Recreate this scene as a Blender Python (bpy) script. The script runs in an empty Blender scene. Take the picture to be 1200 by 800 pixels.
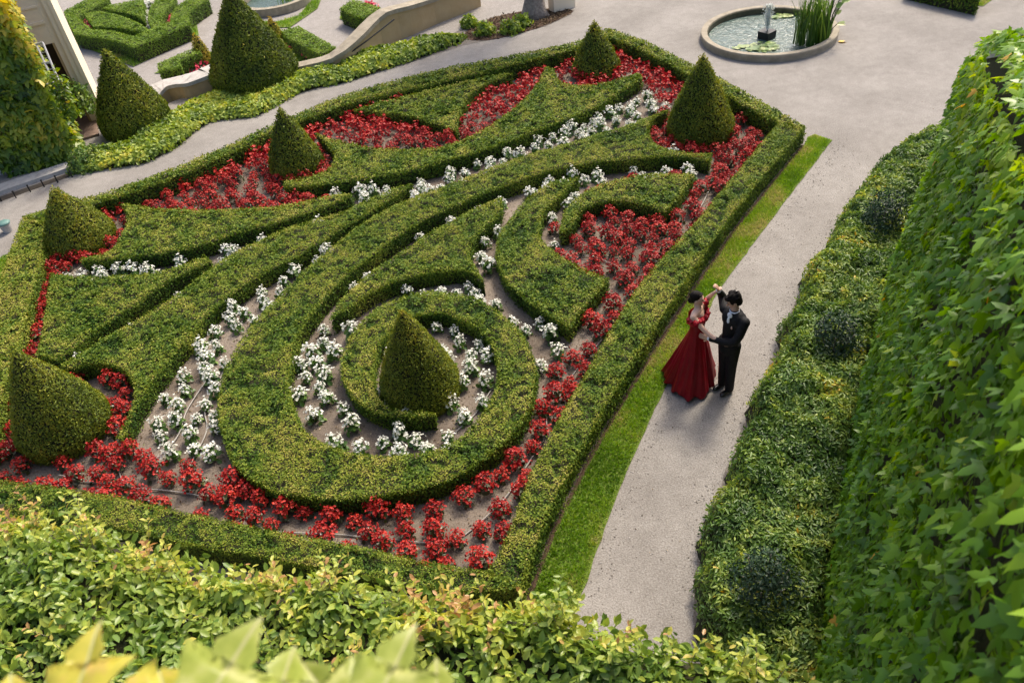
import bpy, bmesh, math, random
import numpy as np
from mathutils import Vector, Matrix
from mathutils.geometry import tessellate_polygon

# ------------------------------------------------------------------ camera
SC = bpy.context.scene
COL = SC.collection
F, NAD, HC = 950.0, (160.0, 1100.0), 8.77        # focal length in 1200-px units, nadir offset, eye height
_d = np.array([NAD[0], NAD[1], F]); _d /= np.linalg.norm(_d)
_f = np.array([0, 0, 1.0]) - _d * _d[2]; _f /= np.linalg.norm(_f)
_r = np.cross(_d, _f)
cam = bpy.data.cameras.new('camera')
cam_o = bpy.data.objects.new('camera', cam); COL.objects.link(cam_o)
M = Matrix(((_r[0], -_r[1], -_r[2], 0), (_f[0], -_f[1], -_f[2], 0), (-_d[0], _d[1], _d[2], HC), (0, 0, 0, 1)))
cam_o.matrix_world = M
cam.sensor_width = 36.0; cam.lens = F / 1200 * 36
cam.clip_start = 0.05; cam.clip_end = 500
cam.dof.use_dof = True; cam.dof.focus_distance = 12.0; cam.dof.aperture_fstop = 3.2
SC.camera = cam_o

# ------------------------------------------------------------------ light
SUN = Vector((0.60, 0.80, 0)).normalized() * math.cos(math.radians(52)) + Vector((0, 0, math.sin(math.radians(52))))
w = bpy.data.worlds.new('World'); SC.world = w; w.use_nodes = True
nt = w.node_tree
bg = nt.nodes['Background']; sky = nt.nodes.new('ShaderNodeTexSky'); sky.sky_type = 'NISHITA'
sky.sun_disc = False; sky.sun_elevation = math.radians(52); sky.sun_rotation = math.atan2(0.6, 0.8)
sky.air_density = 0.8; sky.dust_density = 5.0; sky.ozone_density = 0.6
nt.links.new(sky.outputs[0], bg.inputs[0]); bg.inputs[1].default_value = 0.15
sl = bpy.data.lights.new('sun', 'SUN'); sl.energy = 2.1; sl.angle = math.radians(10.0); sl.color = (1.0, 0.89, 0.72)
so = bpy.data.objects.new('sun', sl); COL.objects.link(so); so.rotation_euler = SUN.to_track_quat('Z', 'Y').to_euler()
SC.view_settings.view_transform = 'Standard'; SC.view_settings.look = 'None'
SC.view_settings.exposure = 0.93; SC.view_settings.gamma = 1.0
SC.cycles.use_denoising = True
SC.cycles.max_bounces = 6; SC.cycles.diffuse_bounces = 3; SC.cycles.transmission_bounces = 4

# ------------------------------------------------------------------ helpers
RNG = np.random.default_rng(7)
random.seed(7)
def unp(px, py, z=0.0):                            # a point seen in the photograph -> place in the garden at height z
    r = np.array([px - 600, py - 400, F]); q = r * ((HC - z) / (r @ _d))
    return np.array([q @ _r, q @ _f])
def prj(P):
    P = np.atleast_2d(P)
    q = P[:, :1] * _r + P[:, 1:2] * _f + (HC - P[:, 2:3]) * _d
    return np.stack([600 + F * q[:, 0] / q[:, 2], 400 + F * q[:, 1] / q[:, 2], q[:, 2]], 1)
def U(pts, z=0.0): return [tuple(unp(p[0], p[1], z)) + ((p[2],) if len(p) > 2 else ()) for p in pts]

def tag(o, label=None, cat=None, group=None, kind=None):
    if label: o['label'] = label
    if cat: o['category'] = cat
    if group: o['group'] = group
    if kind: o['kind'] = kind
    return o
def link(name, me, mat=None, parent=None):
    o = bpy.data.objects.new(name, me); COL.objects.link(o)
    if mat is not None and me is not None and not me.materials: me.materials.append(mat)
    if parent is not None: o.parent = parent
    return o
def empty(name, loc=(0, 0, 0), rz=0):
    o = bpy.data.objects.new(name, None); COL.objects.link(o); o.location = loc; o.rotation_euler = (0, 0, rz)
    o.empty_display_size = 0.1
    return o
def mesh_np(name, V, Fc, tint=None, smooth=False):
    V = np.asarray(V, np.float32); Fc = np.asarray(Fc, np.int32)
    me = bpy.data.meshes.new(name); nf, k = Fc.shape
    me.vertices.add(len(V)); me.vertices.foreach_set('co', V.ravel())
    me.loops.add(nf * k); me.loops.foreach_set('vertex_index', Fc.ravel())
    me.polygons.add(nf); me.polygons.foreach_set('loop_start', np.arange(0, nf * k, k, dtype=np.int32))
    if smooth: me.polygons.foreach_set('use_smooth', np.ones(nf, bool))
    if tint is not None:
        a = me.attributes.new('tint', 'FLOAT', 'FACE'); a.data.foreach_set('value', np.asarray(tint, np.float32))
    me.update(calc_edges=True)
    return me
def mesh_py(name, V, Fc, smooth=False):
    me = bpy.data.meshes.new(name); me.from_pydata([tuple(map(float, v)) for v in V], [], [tuple(map(int, f)) for f in Fc])
    if smooth: me.polygons.foreach_set('use_smooth', np.ones(len(me.polygons), bool))
    me.update(); return me
def norm(a): return a / np.maximum(np.linalg.norm(a, axis=-1, keepdims=True), 1e-9)

def vnoise(P, scale, seed=0):                      # smooth value noise in [0,1]
    P = np.asarray(P, float) * scale + 31.7 * (seed + 1)
    if P.shape[1] == 2: P = np.c_[P, np.zeros(len(P))]
    i = np.floor(P).astype(np.int64); f = P - i; f = f * f * (3 - 2 * f)
    def h(x, y, z):
        n = (x * 374761393 + y * 668265263 + z * 2147483647 + seed * 974711) & 0xffffffff
        n = ((n ^ (n >> 13)) * 1274126177) & 0xffffffff
        return ((n ^ (n >> 16)) & 0xffff) / 65535.0
    o = 0
    for dx in (0, 1):
        for dy in (0, 1):
            for dz in (0, 1):
                wgt = (f[:, 0] if dx else 1 - f[:, 0]) * (f[:, 1] if dy else 1 - f[:, 1]) * (f[:, 2] if dz else 1 - f[:, 2])
                o = o + wgt * h(i[:, 0] + dx, i[:, 1] + dy, i[:, 2] + dz)
    return o

# leaf templates: x along the leaf, y across, z off the blade
RHOMB = (np.array([(0, 0, 0), (.5, .3, .07), (1, 0, -.06), (.5, -.3, .07)]), np.array([(0, 2, 1), (0, 3, 2)]))
OVAL = (np.array([(0, 0, 0), (.28, .21, .05), (.68, .21, .03), (1, 0, -.12), (.68, -.21, .03), (.28, -.21, .05)]), np.array([(0, 3, 2, 1), (0, 5, 4, 3)]))
def _ivy():
    h = [(0, 0), (-.06, .24), (.26, .56), (.30, .20), (.60, .20), (1, 0), (.30, 0)]
    V = [(x, y, -.22 * abs(y) - .22 * x * x) for x, y in h] + [(x, -y, -.22 * abs(y) - .22 * x * x) for x, y in h[1:5]]
    t = [(0, 2, 1), (0, 3, 2), (0, 6, 3), (6, 4, 3), (6, 5, 4)]
    m = {0: 0, 1: 7, 2: 8, 3: 9, 4: 10, 5: 5, 6: 6}
    return np.array(V), np.array(t + [(m[a], m[c], m[b]) for a, b, c in t])
IVY = _ivy()
BLADE = (np.array([(0, .05, 0), (0, -.05, 0), (1, 0, .15)]), np.array([(0, 1, 2)]))

def frames(N, tilt, axis=None, jit=0.5):
    n = norm(N + tilt * RNG.normal(size=N.shape))
    a = RNG.normal(size=N.shape) if axis is None else norm(np.broadcast_to(axis, N.shape)) + jit * RNG.normal(size=N.shape)
    a = norm(a - (a * n).sum(1, keepdims=True) * n)
    return a, np.cross(n, a), n
def leaf_mesh(name, tpl, P, fr, S, tint, width=1.0):
    T, TF = tpl; a, b, n = fr; m = len(P)
    if m == 0: return None
    V = P[:, None, :] + S[:, None, None] * (T[None, :, 0:1] * a[:, None, :] + width * T[None, :, 1:2] * b[:, None, :] + T[None, :, 2:3] * n[:, None, :])
    Fc = TF[None] + (np.arange(m) * len(T))[:, None, None]
    return mesh_np(name, V.reshape(-1, 3), Fc.reshape(-1, TF.shape[1]), np.repeat(np.clip(tint, 0, 1), len(TF)))

# ------------------------------------------------------------------ materials
def srgb(*c): return tuple((x / 255 / 12.92 if x <= 10 else ((x / 255 + .055) / 1.055) ** 2.4) for x in c) + (1,)
def base_mat(name):
    m = bpy.data.materials.new(name); m.use_nodes = True
    return m, m.node_tree, m.node_tree.nodes['Principled BSDF'], m.node_tree.nodes['Material Output']
def ramp(nt, stops):
    r = nt.nodes.new('ShaderNodeValToRGB'); e = r.color_ramp.elements
    e[0].position, e[0].color = stops[0]; e[1].position, e[1].color = stops[-1]
    for p, c in stops[1:-1]: x = e.new(p); x.color = c
    return r
def leaf_mat(name, stops, trans=0.3, rough=0.5, spec=0.3):
    m, nt, p, out = base_mat(name)
    at = nt.nodes.new('ShaderNodeAttribute'); at.attribute_name = 'tint'
    r = ramp(nt, [(q, (c[0], c[1], c[2], 1)) for q, c in stops]); nt.links.new(at.outputs['Fac'], r.inputs[0])
    nt.links.new(r.outputs[0], p.inputs['Base Color']); p.inputs['Roughness'].default_value = rough
    p.inputs['Specular IOR Level'].default_value = spec
    tr = nt.nodes.new('ShaderNodeBsdfTranslucent'); hs = nt.nodes.new('ShaderNodeHueSaturation')
    hs.inputs['Hue'].default_value = 0.485; hs.inputs['Saturation'].default_value = 1.1; hs.inputs['Value'].default_value = 1.2
    nt.links.new(r.outputs[0], hs.inputs['Color']); nt.links.new(hs.outputs[0], tr.inputs[0])
    mx = nt.nodes.new('ShaderNodeMixShader'); mx.inputs[0].default_value = trans
    nt.links.new(p.outputs[0], mx.inputs[1]); nt.links.new(tr.outputs[0], mx.inputs[2]); nt.links.new(mx.outputs[0], out.inputs[0])
    return m
def solid_mat(name, c1, c2=None, scale=8, rough=0.7, bump=0.0, bscale=40, spec=0.3, detail=6, metal=0):
    m, nt, p, out = base_mat(name)
    tc = nt.nodes.new('ShaderNodeTexCoord')
    p.inputs['Roughness'].default_value = rough; p.inputs['Specular IOR Level'].default_value = spec; p.inputs['Metallic'].default_value = metal
    c1 = tuple(c1[:3]) + (1,)
    if c2 is None: p.inputs['Base Color'].default_value = c1
    else:
        n = nt.nodes.new('ShaderNodeTexNoise'); n.inputs['Scale'].default_value = scale; n.inputs['Detail'].default_value = detail; n.inputs['Roughness'].default_value = 0.65
        nt.links.new(tc.outputs['Object'], n.inputs['Vector'])
        r = ramp(nt, [(0.32, c1), (0.68, tuple(c2[:3]) + (1,))]); nt.links.new(n.outputs[0], r.inputs[0]); nt.links.new(r.outputs[0], p.inputs['Base Color'])
    if bump:
        n2 = nt.nodes.new('ShaderNodeTexNoise'); n2.inputs['Scale'].default_value = bscale; n2.inputs['Detail'].default_value = 5
        nt.links.new(tc.outputs['Object'], n2.inputs['Vector'])
        b = nt.nodes.new('ShaderNodeBump'); b.inputs['Strength'].default_value = bump; b.inputs['Distance'].default_value = 0.02
        nt.links.new(n2.outputs[0], b.inputs['Height']); nt.links.new(b.outputs[0], p.inputs['Normal'])
    return m
def gravel_mat(name, ca, cb, cs):
    m, nt, p, out = base_mat(name)
    tc = nt.nodes.new('ShaderNodeTexCoord'); L = nt.links.new
    def noise(s, d=5, r=.6):
        n = nt.nodes.new('ShaderNodeTexNoise'); n.inputs['Scale'].default_value = s; n.inputs['Detail'].default_value = d; n.inputs['Roughness'].default_value = r
        L(tc.outputs['Object'], n.inputs['Vector']); return n
    big = noise(0.55, 6, .6); r1 = ramp(nt, [(0.35, ca), (0.65, cb)]); L(big.outputs[0], r1.inputs[0])
    fine = noise(45, 3, .7); r2 = ramp(nt, [(0.3, (.56, .53, .50, 1)), (0.7, (1.14, 1.14, 1.14, 1))]); L(fine.outputs[0], r2.inputs[0])
    mx = nt.nodes.new('ShaderNodeMix'); mx.data_type = 'RGBA'; mx.blend_type = 'MULTIPLY'; mx.inputs[0].default_value = 1
    L(r1.outputs[0], mx.inputs[6]); L(r2.outputs[0], mx.inputs[7])
    mid = noise(5.0, 6, .7); r3 = ramp(nt, [(0.3, (.86, .85, .84, 1)), (0.7, (1.08, 1.08, 1.08, 1))]); L(mid.outputs[0], r3.inputs[0])
    mx3 = nt.nodes.new('ShaderNodeMix'); mx3.data_type = 'RGBA'; mx3.blend_type = 'MULTIPLY'; mx3.inputs[0].default_value = 1; L(mx.outputs[2], mx3.inputs[6]); L(r3.outputs[0], mx3.inputs[7]); mx = mx3
    v = nt.nodes.new('ShaderNodeTexVoronoi'); v.inputs['Scale'].default_value = 38; L(tc.outputs['Object'], v.inputs['Vector'])
    sp = ramp(nt, [(0.0, (1, 1, 1, 1)), (0.10, (0, 0, 0, 1))]); L(v.outputs['Distance'], sp.inputs[0])
    pt = noise(1.3, 4, .7); pr = ramp(nt, [(0.42, (0, 0, 0, 1)), (0.62, (.55, .55, .55, 1))]); L(pt.outputs[0], pr.inputs[0])
    ml = nt.nodes.new('ShaderNodeMath'); ml.operation = 'MULTIPLY'; L(sp.outputs[0], ml.inputs[0]); L(pr.outputs[0], ml.inputs[1])
    m2 = nt.nodes.new('ShaderNodeMix'); m2.data_type = 'RGBA'; L(ml.outputs[0], m2.inputs[0]); L(mx.outputs[2], m2.inputs[6]); m2.inputs[7].default_value = cs
    L(m2.outputs[2], p.inputs['Base Color']); p.inputs['Roughness'].default_value = .95; p.inputs['Specular IOR Level'].default_value = .15
    b = nt.nodes.new('ShaderNodeBump'); b.inputs['Strength'].default_value = .35; b.inputs['Distance'].default_value = .02
    L(fine.outputs[0], b.inputs['Height']); L(b.outputs[0], p.inputs['Normal'])
    return m
MAT = {}
MAT['box'] = leaf_mat('box_leaves', [(0, (.028, .070, .010)), (.3, (.080, .148, .016)), (.6, (.172, .235, .028)), (.85, (.285, .320, .042)), (1, (.38, .35, .08))], .28, .55, .15)
MAT['box_core'] = solid_mat('box_twigs', (.009, .014, .005), (.046, .040, .018), 14, .9, .8, 45)
MAT['yew'] = leaf_mat('yew_needles', [(0, (.036, .070, .009)), (.35, (.130, .180, .018)), (.7, (.29, .30, .030)), (1, (.44, .31, .050))], .25, .55, .25)
MAT['yew_core'] = solid_mat('yew_twigs', (.008, .012, .004), (.028, .026, .009), 25, .95, .5, 70)
MAT['shrub'] = leaf_mat('cotoneaster_leaves', [(0, (.034, .085, .018)), (.4, (.120, .220, .040)), (.72, (.27, .36, .070)), (.94, (.50, .54, .09)), (1, (.66, .42, .05))], .34, .42, .45)
MAT['dshrub'] = leaf_mat('dark_shrub_leaves', [(0, (.012, .030, .016)), (.6, (.030, .066, .034)), (1, (.075, .125, .055))], .15, .5, .3)
MAT['cover'] = leaf_mat('ground_cover_leaves', [(0, (.055, .115, .016)), (.5, (.230, .330, .045)), (.85, (.44, .50, .07)), (1, (.60, .56, .08))], .38, .45, .4)
MAT['ivy'] = leaf_mat('creeper_leaves', [(0, (.024, .082, .005)), (.4, (.092, .225, .008)), (.7, (.205, .365, .014)), (.99, (.44, .52, .04)), (1, (.60, .36, .05))], .45, .36, .45)
MAT['ivy_y'] = leaf_mat('yellowing_creeper_leaves', [(0, (.036, .095, .010)), (.4, (.125, .220, .016)), (.8, (.32, .38, .03)), (1, (.55, .46, .05))], .4, .4, .45)
MAT['priv'] = leaf_mat('hedge_leaves', [(0, (.045, .105, .018)), (.35, (.150, .255, .045)), (.65, (.300, .400, .075)), (.88, (.52, .54, .09)), (.98, (.60, .46, .11)), (1, (.48, .28, .11))], .42, .38, .5)
MAT['far_box'] = leaf_mat('lower_hedge_leaves', [(0, (.060, .125, .012)), (.5, (.150, .255, .022)), (1, (.27, .38, .05))], .25, .55, .25)
MAT['grass'] = leaf_mat('grass_blades', [(0, (.085, .180, .018)), (.5, (.172, .325, .030)), (.85, (.29, .40, .05)), (1, (.44, .40, .15))], .38, .5, .3)
MAT['turf'] = solid_mat('turf_soil', (.07, .13, .015), (.14, .18, .03), 14, .95, .5, 60)
MAT['red'] = leaf_mat('red_petals', [(0, (.16, .004, .005)), (.5, (.35, .013, .009)), (.9, (.52, .040, .020)), (1, (.64, .10, .06))], .15, .5, .3)
MAT['pink'] = leaf_mat('pink_petals', [(0, (.45, .02, .06)), (1, (.80, .10, .16))], .22, .45, .3)
MAT['white'] = leaf_mat('white_petals', [(0, (.62, .62, .52)), (1, (.86, .86, .80))], .25, .5, .3)
MAT['bronze'] = leaf_mat('begonia_leaves', [(0, (.030, .030, .012)), (.6, (.055, .065, .018)), (1, (.09, .11, .03))], .15, .35, .5)
MAT['green'] = leaf_mat('begonia_green_leaves', [(0, (.045, .10, .02)), (.6, (.10, .20, .035)), (1, (.18, .28, .06))], .25, .4, .45)
MAT['soil'] = gravel_mat('bed_soil', (.125, .102, .082, 1), (.275, .235, .195, 1), (.46, .42, .36, 1))
MAT['gravel'] = gravel_mat('path_gravel', (.240, .228, .213, 1), (.315, .302, .284, 1), (.15, .13, .11, 1))
MAT['gravel2'] = gravel_mat('lower_gravel', (.28, .265, .25, 1), (.33, .315, .30, 1), (.32, .28, .25, 1))
MAT['mulch'] = gravel_mat('bark_mulch', (.055, .034, .026, 1), (.12, .075, .058, 1), (.20, .14, .10, 1))
MAT['dirt'] = gravel_mat('dirt_edge', (.165, .148, .128, 1), (.225, .208, .188, 1), (.12, .08, .06, 1))
MAT['stone'] = solid_mat('sandstone', (.22, .19, .14), (.34, .30, .23), 5, .85, .4, 30)
MAT['wetstone'] = solid_mat('basin_inner_stone', (.06, .055, .03), (.13, .11, .06), 5, .5, .4, 30)
MAT['greystone'] = solid_mat('weathered_stone', (.30, .29, .275), (.44, .42, .40), 6, .85, .5, 30)
MAT['ochre'] = solid_mat('ochre_plaster', (.36, .26, .135), (.42, .32, .185), 2.5, .9, .15, 20)
MAT['cream'] = solid_mat('cream_plaster', (.68, .58, .43), (.74, .65, .50), 1.5, .9, .1, 15)
MAT['dark'] = solid_mat('dark_opening', (.035, .028, .022), (.06, .05, .04), 3, .7)
MAT['brownfloor'] = solid_mat('balcony_floor', (.17, .115, .085), (.24, .17, .13), 3, .8)
MAT['metal'] = solid_mat('pale_metal', (.45, .45, .46), None, rough=.45, metal=.3)
MAT['black'] = solid_mat('black_metal', (.015, .015, .015), None, rough=.45)
MAT['bark'] = solid_mat('bark', (.14, .115, .095), (.30, .26, .225), 14, .95, 1.0, 22)
MAT['hose'] = solid_mat('drip_hose', (.26, .24, .215), (.36, .34, .31), 6, .6)
MAT['bin'] = solid_mat('green_lid', (.10, .20, .18), (.16, .26, .24), 6, .5)

# ------------------------------------------------------------------ outline tools
def smooth_loop(pts, step=0.10):                   # closed loop; a third value of 1 marks a sharp corner
    n = len(pts); P = np.array([p[:2] for p in pts], float); sharp = [len(p) > 2 and p[2] for p in pts]
    out = []
    for i in range(n):
        p1, p2 = P[i], P[(i + 1) % n]
        p0 = P[i - 1] if not sharp[i] else 2 * p1 - p2
        p3 = P[(i + 2) % n] if not sharp[(i + 1) % n] else 2 * p2 - p1
        k = max(1, int(np.linalg.norm(p2 - p1) / step))
        for j in range(k):
            t = j / k
            out.append(.5 * (2 * p1 + (p2 - p0) * t + (2 * p0 - 5 * p1 + 4 * p2 - p3) * t * t + (3 * p1 - p0 - 3 * p2 + p3) * t ** 3))
    out = np.array(out)
    x, y = out[:, 0], out[:, 1]
    if (x * np.roll(y, -1) - np.roll(x, -1) * y).sum() < 0: out = out[::-1].copy()
    return out
def smooth_line(pts, step=0.1):
    P = np.array(pts, float); out = []
    for i in range(len(P) - 1):
        p1, p2 = P[i], P[i + 1]; p0 = P[i - 1] if i else 2 * p1 - p2; p3 = P[i + 2] if i + 2 < len(P) else 2 * p2 - p1
        k = max(1, int(np.linalg.norm(p2 - p1) / step))
        for j in range(k):
            t = j / k; out.append(.5 * (2 * p1 + (p2 - p0) * t + (2 * p0 - 5 * p1 + 4 * p2 - p3) * t * t + (3 * p1 - p0 - 3 * p2 + p3) * t ** 3))
    out.append(P[-1]); return np.array(out)
def inside(poly, Q):
    r = np.zeros(len(Q), bool); x, y = Q[:, 0], Q[:, 1]
    a = poly; b = np.roll(poly, -1, 0)
    for (x0, y0), (x1, y1) in zip(a, b):
        c = (y0 > y) != (y1 > y)
        if c.any(): r ^= c & (x < (x1 - x0) * (y - y0) / (y1 - y0 + 1e-12) + x0)
    return r
def edge_dist(poly, Q):
    d = np.full(len(Q), 1e9); b = np.roll(poly, -1, 0)
    for p, q in zip(poly, b):
        e = q - p; t = np.clip(((Q - p) @ e) / max(e @ e, 1e-12), 0, 1)
        d = np.minimum(d, np.linalg.norm(Q - (p + t[:, None] * e), axis=1))
    return d
def area(poly):
    x, y = poly[:, 0], poly[:, 1]; return abs((x * np.roll(y, -1) - np.roll(x, -1) * y).sum()) / 2
def vnorm(poly):                                   # outward vertex normals of a CCW loop
    e = np.roll(poly, -1, 0) - np.roll(poly, 1, 0); return norm(np.c_[e[:, 1], -e[:, 0]])
def sheet(name, poly, z, mat, thick=0.0):
    poly = np.asarray(poly, float)
    V = [(p[0], p[1], z) for p in poly]; n = len(V)
    tri = tessellate_polygon([[Vector(v) for v in V]])
    Fc = []
    for t in tri:
        a, b, c = (poly[i] for i in t)
        Fc.append(t if (b[0] - a[0]) * (c[1] - a[1]) - (b[1] - a[1]) * (c[0] - a[0]) > 0 else (t[0], t[2], t[1]))
    if thick:
        V += [(p[0], p[1], z - thick) for p in poly]
        Fc += [(i, i + n, (i + 1) % n + n, (i + 1) % n) for i in range(n)]
    return link(name, mesh_py(name, V, Fc), mat)
def struct(name, poly, z, mat, thick=0.0): return tag(sheet(name, poly, z, mat, thick), kind='structure')
def sample_in(poly, n):
    lo, hi = poly.min(0), poly.max(0); A = area(poly); B = np.prod(hi - lo)
    Q = lo + RNG.random((int(n * B / max(A, 1e-6)) + 8, 2)) * (hi - lo); return Q[inside(poly, Q)]
def box_v(x0, x1, y0, y1, z0, z1):
    V = [(x, y, z) for z in (z0, z1) for y in (y0, y1) for x in (x0, x1)]
    return V, [(0, 2, 3, 1), (4, 5, 7, 6), (0, 1, 5, 4), (2, 6, 7, 3), (0, 4, 6, 2), (1, 3, 7, 5)]
def tube_v(pts, rad, seg=8, caps=True):
    pts = np.array(pts, float); rad = np.broadcast_to(np.asarray(rad, float), (len(pts),))
    T = norm(np.gradient(pts, axis=0)); up = np.array([0, 0, 1.0]) if abs(T[0][2]) < .9 else np.array([1.0, 0, 0])
    V, Fc = [], []; a = np.linspace(0, 2 * np.pi, seg, endpoint=False)
    u = np.cross(T[0], up); u /= np.linalg.norm(u)
    for i, (p, t, r) in enumerate(zip(pts, T, rad)):
        u = u - (u @ t) * t; u /= np.linalg.norm(u); v = np.cross(t, u)
        V += [p + r * (math.cos(x) * u + math.sin(x) * v) for x in a]
    for i in range(len(pts) - 1):
        for j in range(seg):
            k = (j + 1) % seg; Fc.append((i * seg + j, i * seg + k, (i + 1) * seg + k, (i + 1) * seg + j))
    if caps:
        Fc.append(tuple(range(seg))[::-1]); Fc.append(tuple((len(pts) - 1) * seg + j for j in range(seg)))
    return V, Fc
def merge(parts):
    V, Fc = [], []
    for v, f in parts:
        o = len(V); V += [tuple(x) for x in v]; Fc += [tuple(i + o for i in q) for q in f]
    return V, Fc
def dist_scale(P): return np.clip(np.linalg.norm(np.asarray(P) - np.array([0, 0, HC]), axis=-1) / 11.5, .85, 2.6)

# ------------------------------------------------------------------ clipped hedges
HEDGES = []
def hedge(poly_pts, h, label, group=None, z0=0.0, mat='box', core='box_core', name='box_hedge', dens=1.0, warm=0.0, keep=True, step=.10, lscale=1.0):
    poly = smooth_loop(poly_pts, step); vn = vnorm(poly); n = len(poly)
    if keep: HEDGES.append(poly)
    rings = []
    for ins, z in ((.03, z0 - .02), (.025, z0 + h * .5), (.03, z0 + h - .07), (.065, z0 + h - .075)):
        q = poly - vn * ins; q = q + vn * ((vnoise(np.c_[poly, np.full(n, z)], 3.0, 3) - .5) * .03)[:, None]
        rings.append(np.c_[q, np.full(n, z)])
    V = np.concatenate(rings)
    tri = tessellate_polygon([[Vector((p[0], p[1], 0)) for p in rings[3]]])
    Fc = [(r * n + i, r * n + (i + 1) % n, (r + 1) * n + (i + 1) % n, (r + 1) * n + i) for r in range(3) for i in range(n)]
    for t in tri:
        a, b, c = (rings[3][i] for i in t)
        t = t if (b[0] - a[0]) * (c[1] - a[1]) - (b[1] - a[1]) * (c[0] - a[0]) > 0 else (t[0], t[2], t[1])
        Fc.append(tuple(3 * n + i for i in t))
    root = link(name, mesh_py(name, V, Fc), MAT[core]); tag(root, label, 'hedge', group)
    ctr = np.r_[poly.mean(0), z0 + h]; s0 = float(dist_scale(ctr)); D = 5200 * dens / s0 ** 1.7
    # top
    Q = sample_in(poly, D * 1.15 * area(poly)); ed = edge_dist(poly, Q)
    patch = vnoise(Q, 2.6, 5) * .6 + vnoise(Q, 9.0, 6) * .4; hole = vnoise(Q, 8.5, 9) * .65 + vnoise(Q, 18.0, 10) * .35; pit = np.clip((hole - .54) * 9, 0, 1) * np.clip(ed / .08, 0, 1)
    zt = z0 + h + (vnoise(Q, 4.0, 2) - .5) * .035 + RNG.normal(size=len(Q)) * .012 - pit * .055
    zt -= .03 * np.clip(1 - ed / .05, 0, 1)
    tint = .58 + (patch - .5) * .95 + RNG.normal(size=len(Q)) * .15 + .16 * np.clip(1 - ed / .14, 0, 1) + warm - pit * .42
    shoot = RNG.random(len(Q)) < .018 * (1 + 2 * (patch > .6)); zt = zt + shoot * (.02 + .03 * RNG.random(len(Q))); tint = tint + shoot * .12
    P = np.c_[Q, zt]; S = (.020 + .010 * RNG.random(len(Q))) * s0 * np.where(patch < .42, 1.4, 1.0)
    N = np.tile((0, 0, 1.0), (len(Q), 1))
    # sides
    e = np.roll(poly, -1, 0) - poly; el = np.linalg.norm(e, axis=1); per = el.sum(); m = int(per * h * D * .85)
    c = np.cumsum(el); u = RNG.random(m) * per; i = np.minimum(np.searchsorted(c, u), n - 1); t = 1 - (c[i] - u) / np.maximum(el[i], 1e-9)
    Qs = poly[i] + e[i] * t[:, None]; ns = norm(np.c_[e[i][:, 1], -e[i][:, 0]])
    zs = h * RNG.random(m) ** .85; thin = RNG.random(m) < np.clip(.35 + zs / h * 1.1, 0, 1); Qs, ns, zs = Qs[thin], ns[thin], zs[thin]; m = len(zs)
    Qs = Qs + ns * (RNG.normal(size=m) * .014)[:, None] + ns * ((vnoise(np.c_[Qs, zs], 4, 8) - .5) * .04)[:, None]
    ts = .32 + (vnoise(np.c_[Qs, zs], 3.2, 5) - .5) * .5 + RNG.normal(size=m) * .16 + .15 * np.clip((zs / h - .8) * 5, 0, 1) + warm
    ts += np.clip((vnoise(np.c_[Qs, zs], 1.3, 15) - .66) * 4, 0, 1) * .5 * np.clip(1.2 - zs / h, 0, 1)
    P2 = np.c_[Qs, z0 + zs]; N2 = np.c_[ns, np.full(m, .35)]
    P = np.r_[P, P2]; N = np.r_[N, N2]; S = np.r_[S, (.023 + .012 * RNG.random(m)) * s0]; tint = np.r_[tint, ts]
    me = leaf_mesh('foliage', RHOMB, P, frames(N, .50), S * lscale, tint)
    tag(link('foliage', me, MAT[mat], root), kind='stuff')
    return root
def HP(pts, h): return U(pts, h)

# ------------------------------------------------------------------ ground
struct('ground', [(-70, 20), (70, 20), (70, 120), (-70, 120)], -1.52, MAT['gravel2'])
stair_a, stair_b = unp(472, 42), unp(557, 0)
upper = [(-40, -15), (40, -15), (40, 60), (12, 60)] + [(3.5, 30.3), (0.45, 27.5), (-1.9, 25.35), (-4.2, 23.6), (-5.6, 24.2), (-7.3, 23.6), (-8.75, 22.6), (-9.6, 22.9), (-10.5, 24.5), (-40, 24.5)]
struct('terrace_gravel', upper, 0.0, MAT['gravel'], 1.6)

BO = dict(  # border outlines in metres (outer, inner)
    far=([(27, 253), (97, 233), (167, 210), (250, 177), (317, 147), (400, 112), (467, 93), (533, 77), (600, 65), (677, 48), (713, 33)],
         [(55, 262), (103, 240), (167, 220), (250, 188), (317, 155), (400, 123), (467, 106), (533, 91), (600, 75), (673, 57), (715, 43)]),
    fountain=([(713, 33), (753, 47), (800, 70), (840, 90), (943, 147)], [(715, 43), (757, 60), (800, 83), (850, 110), (912, 145)]))
r_out = [(6.72, 15.25), (4.44, 12.55), (2.95, 10.57), (1.65, 8.74), (.85, 7.55), (.16, 6.38), (-.33, 5.33)]
r_in = [(6.19, 15.37), (3.77, 12.4), (2.22, 10.57), (1.07, 8.79), (.13, 7.2), (-.46, 5.91), (-.69, 5.57)]
n_in = [(-.69, 5.57), (-1.4, 5.83), (-2.47, 6.27), (-3.81, 6.79), (-5.71, 7.6), (-7.53, 8.23), (-7.95, 8.45)]
n_out = [(-.33, 5.33), (-1.3, 5.42), (-2.44, 5.86), (-3.18, 6.14), (-4.33, 6.56), (-5.89, 7.2), (-7.7, 7.85), (-8.62, 8.2)]
l_in = [(-7.95, 8.45), (-8.31, 10.33), (-8.52, 11.53), (-8.98, 13.78), tuple(unp(55, 262, .55))]
l_out = [(-8.62, 8.2), (-9.0, 10.2), (-9.3, 11.8), (-9.72, 13.98), tuple(unp(27, 253, .55))]
_k = (HC - .46) / (HC - .55); r_in, n_in, n_out, l_in, l_out = ([(x * _k, y * _k) for x, y in q] for q in (r_in, n_in, n_out, l_in, l_out)); n_out[0] = r_out[-1]
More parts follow.
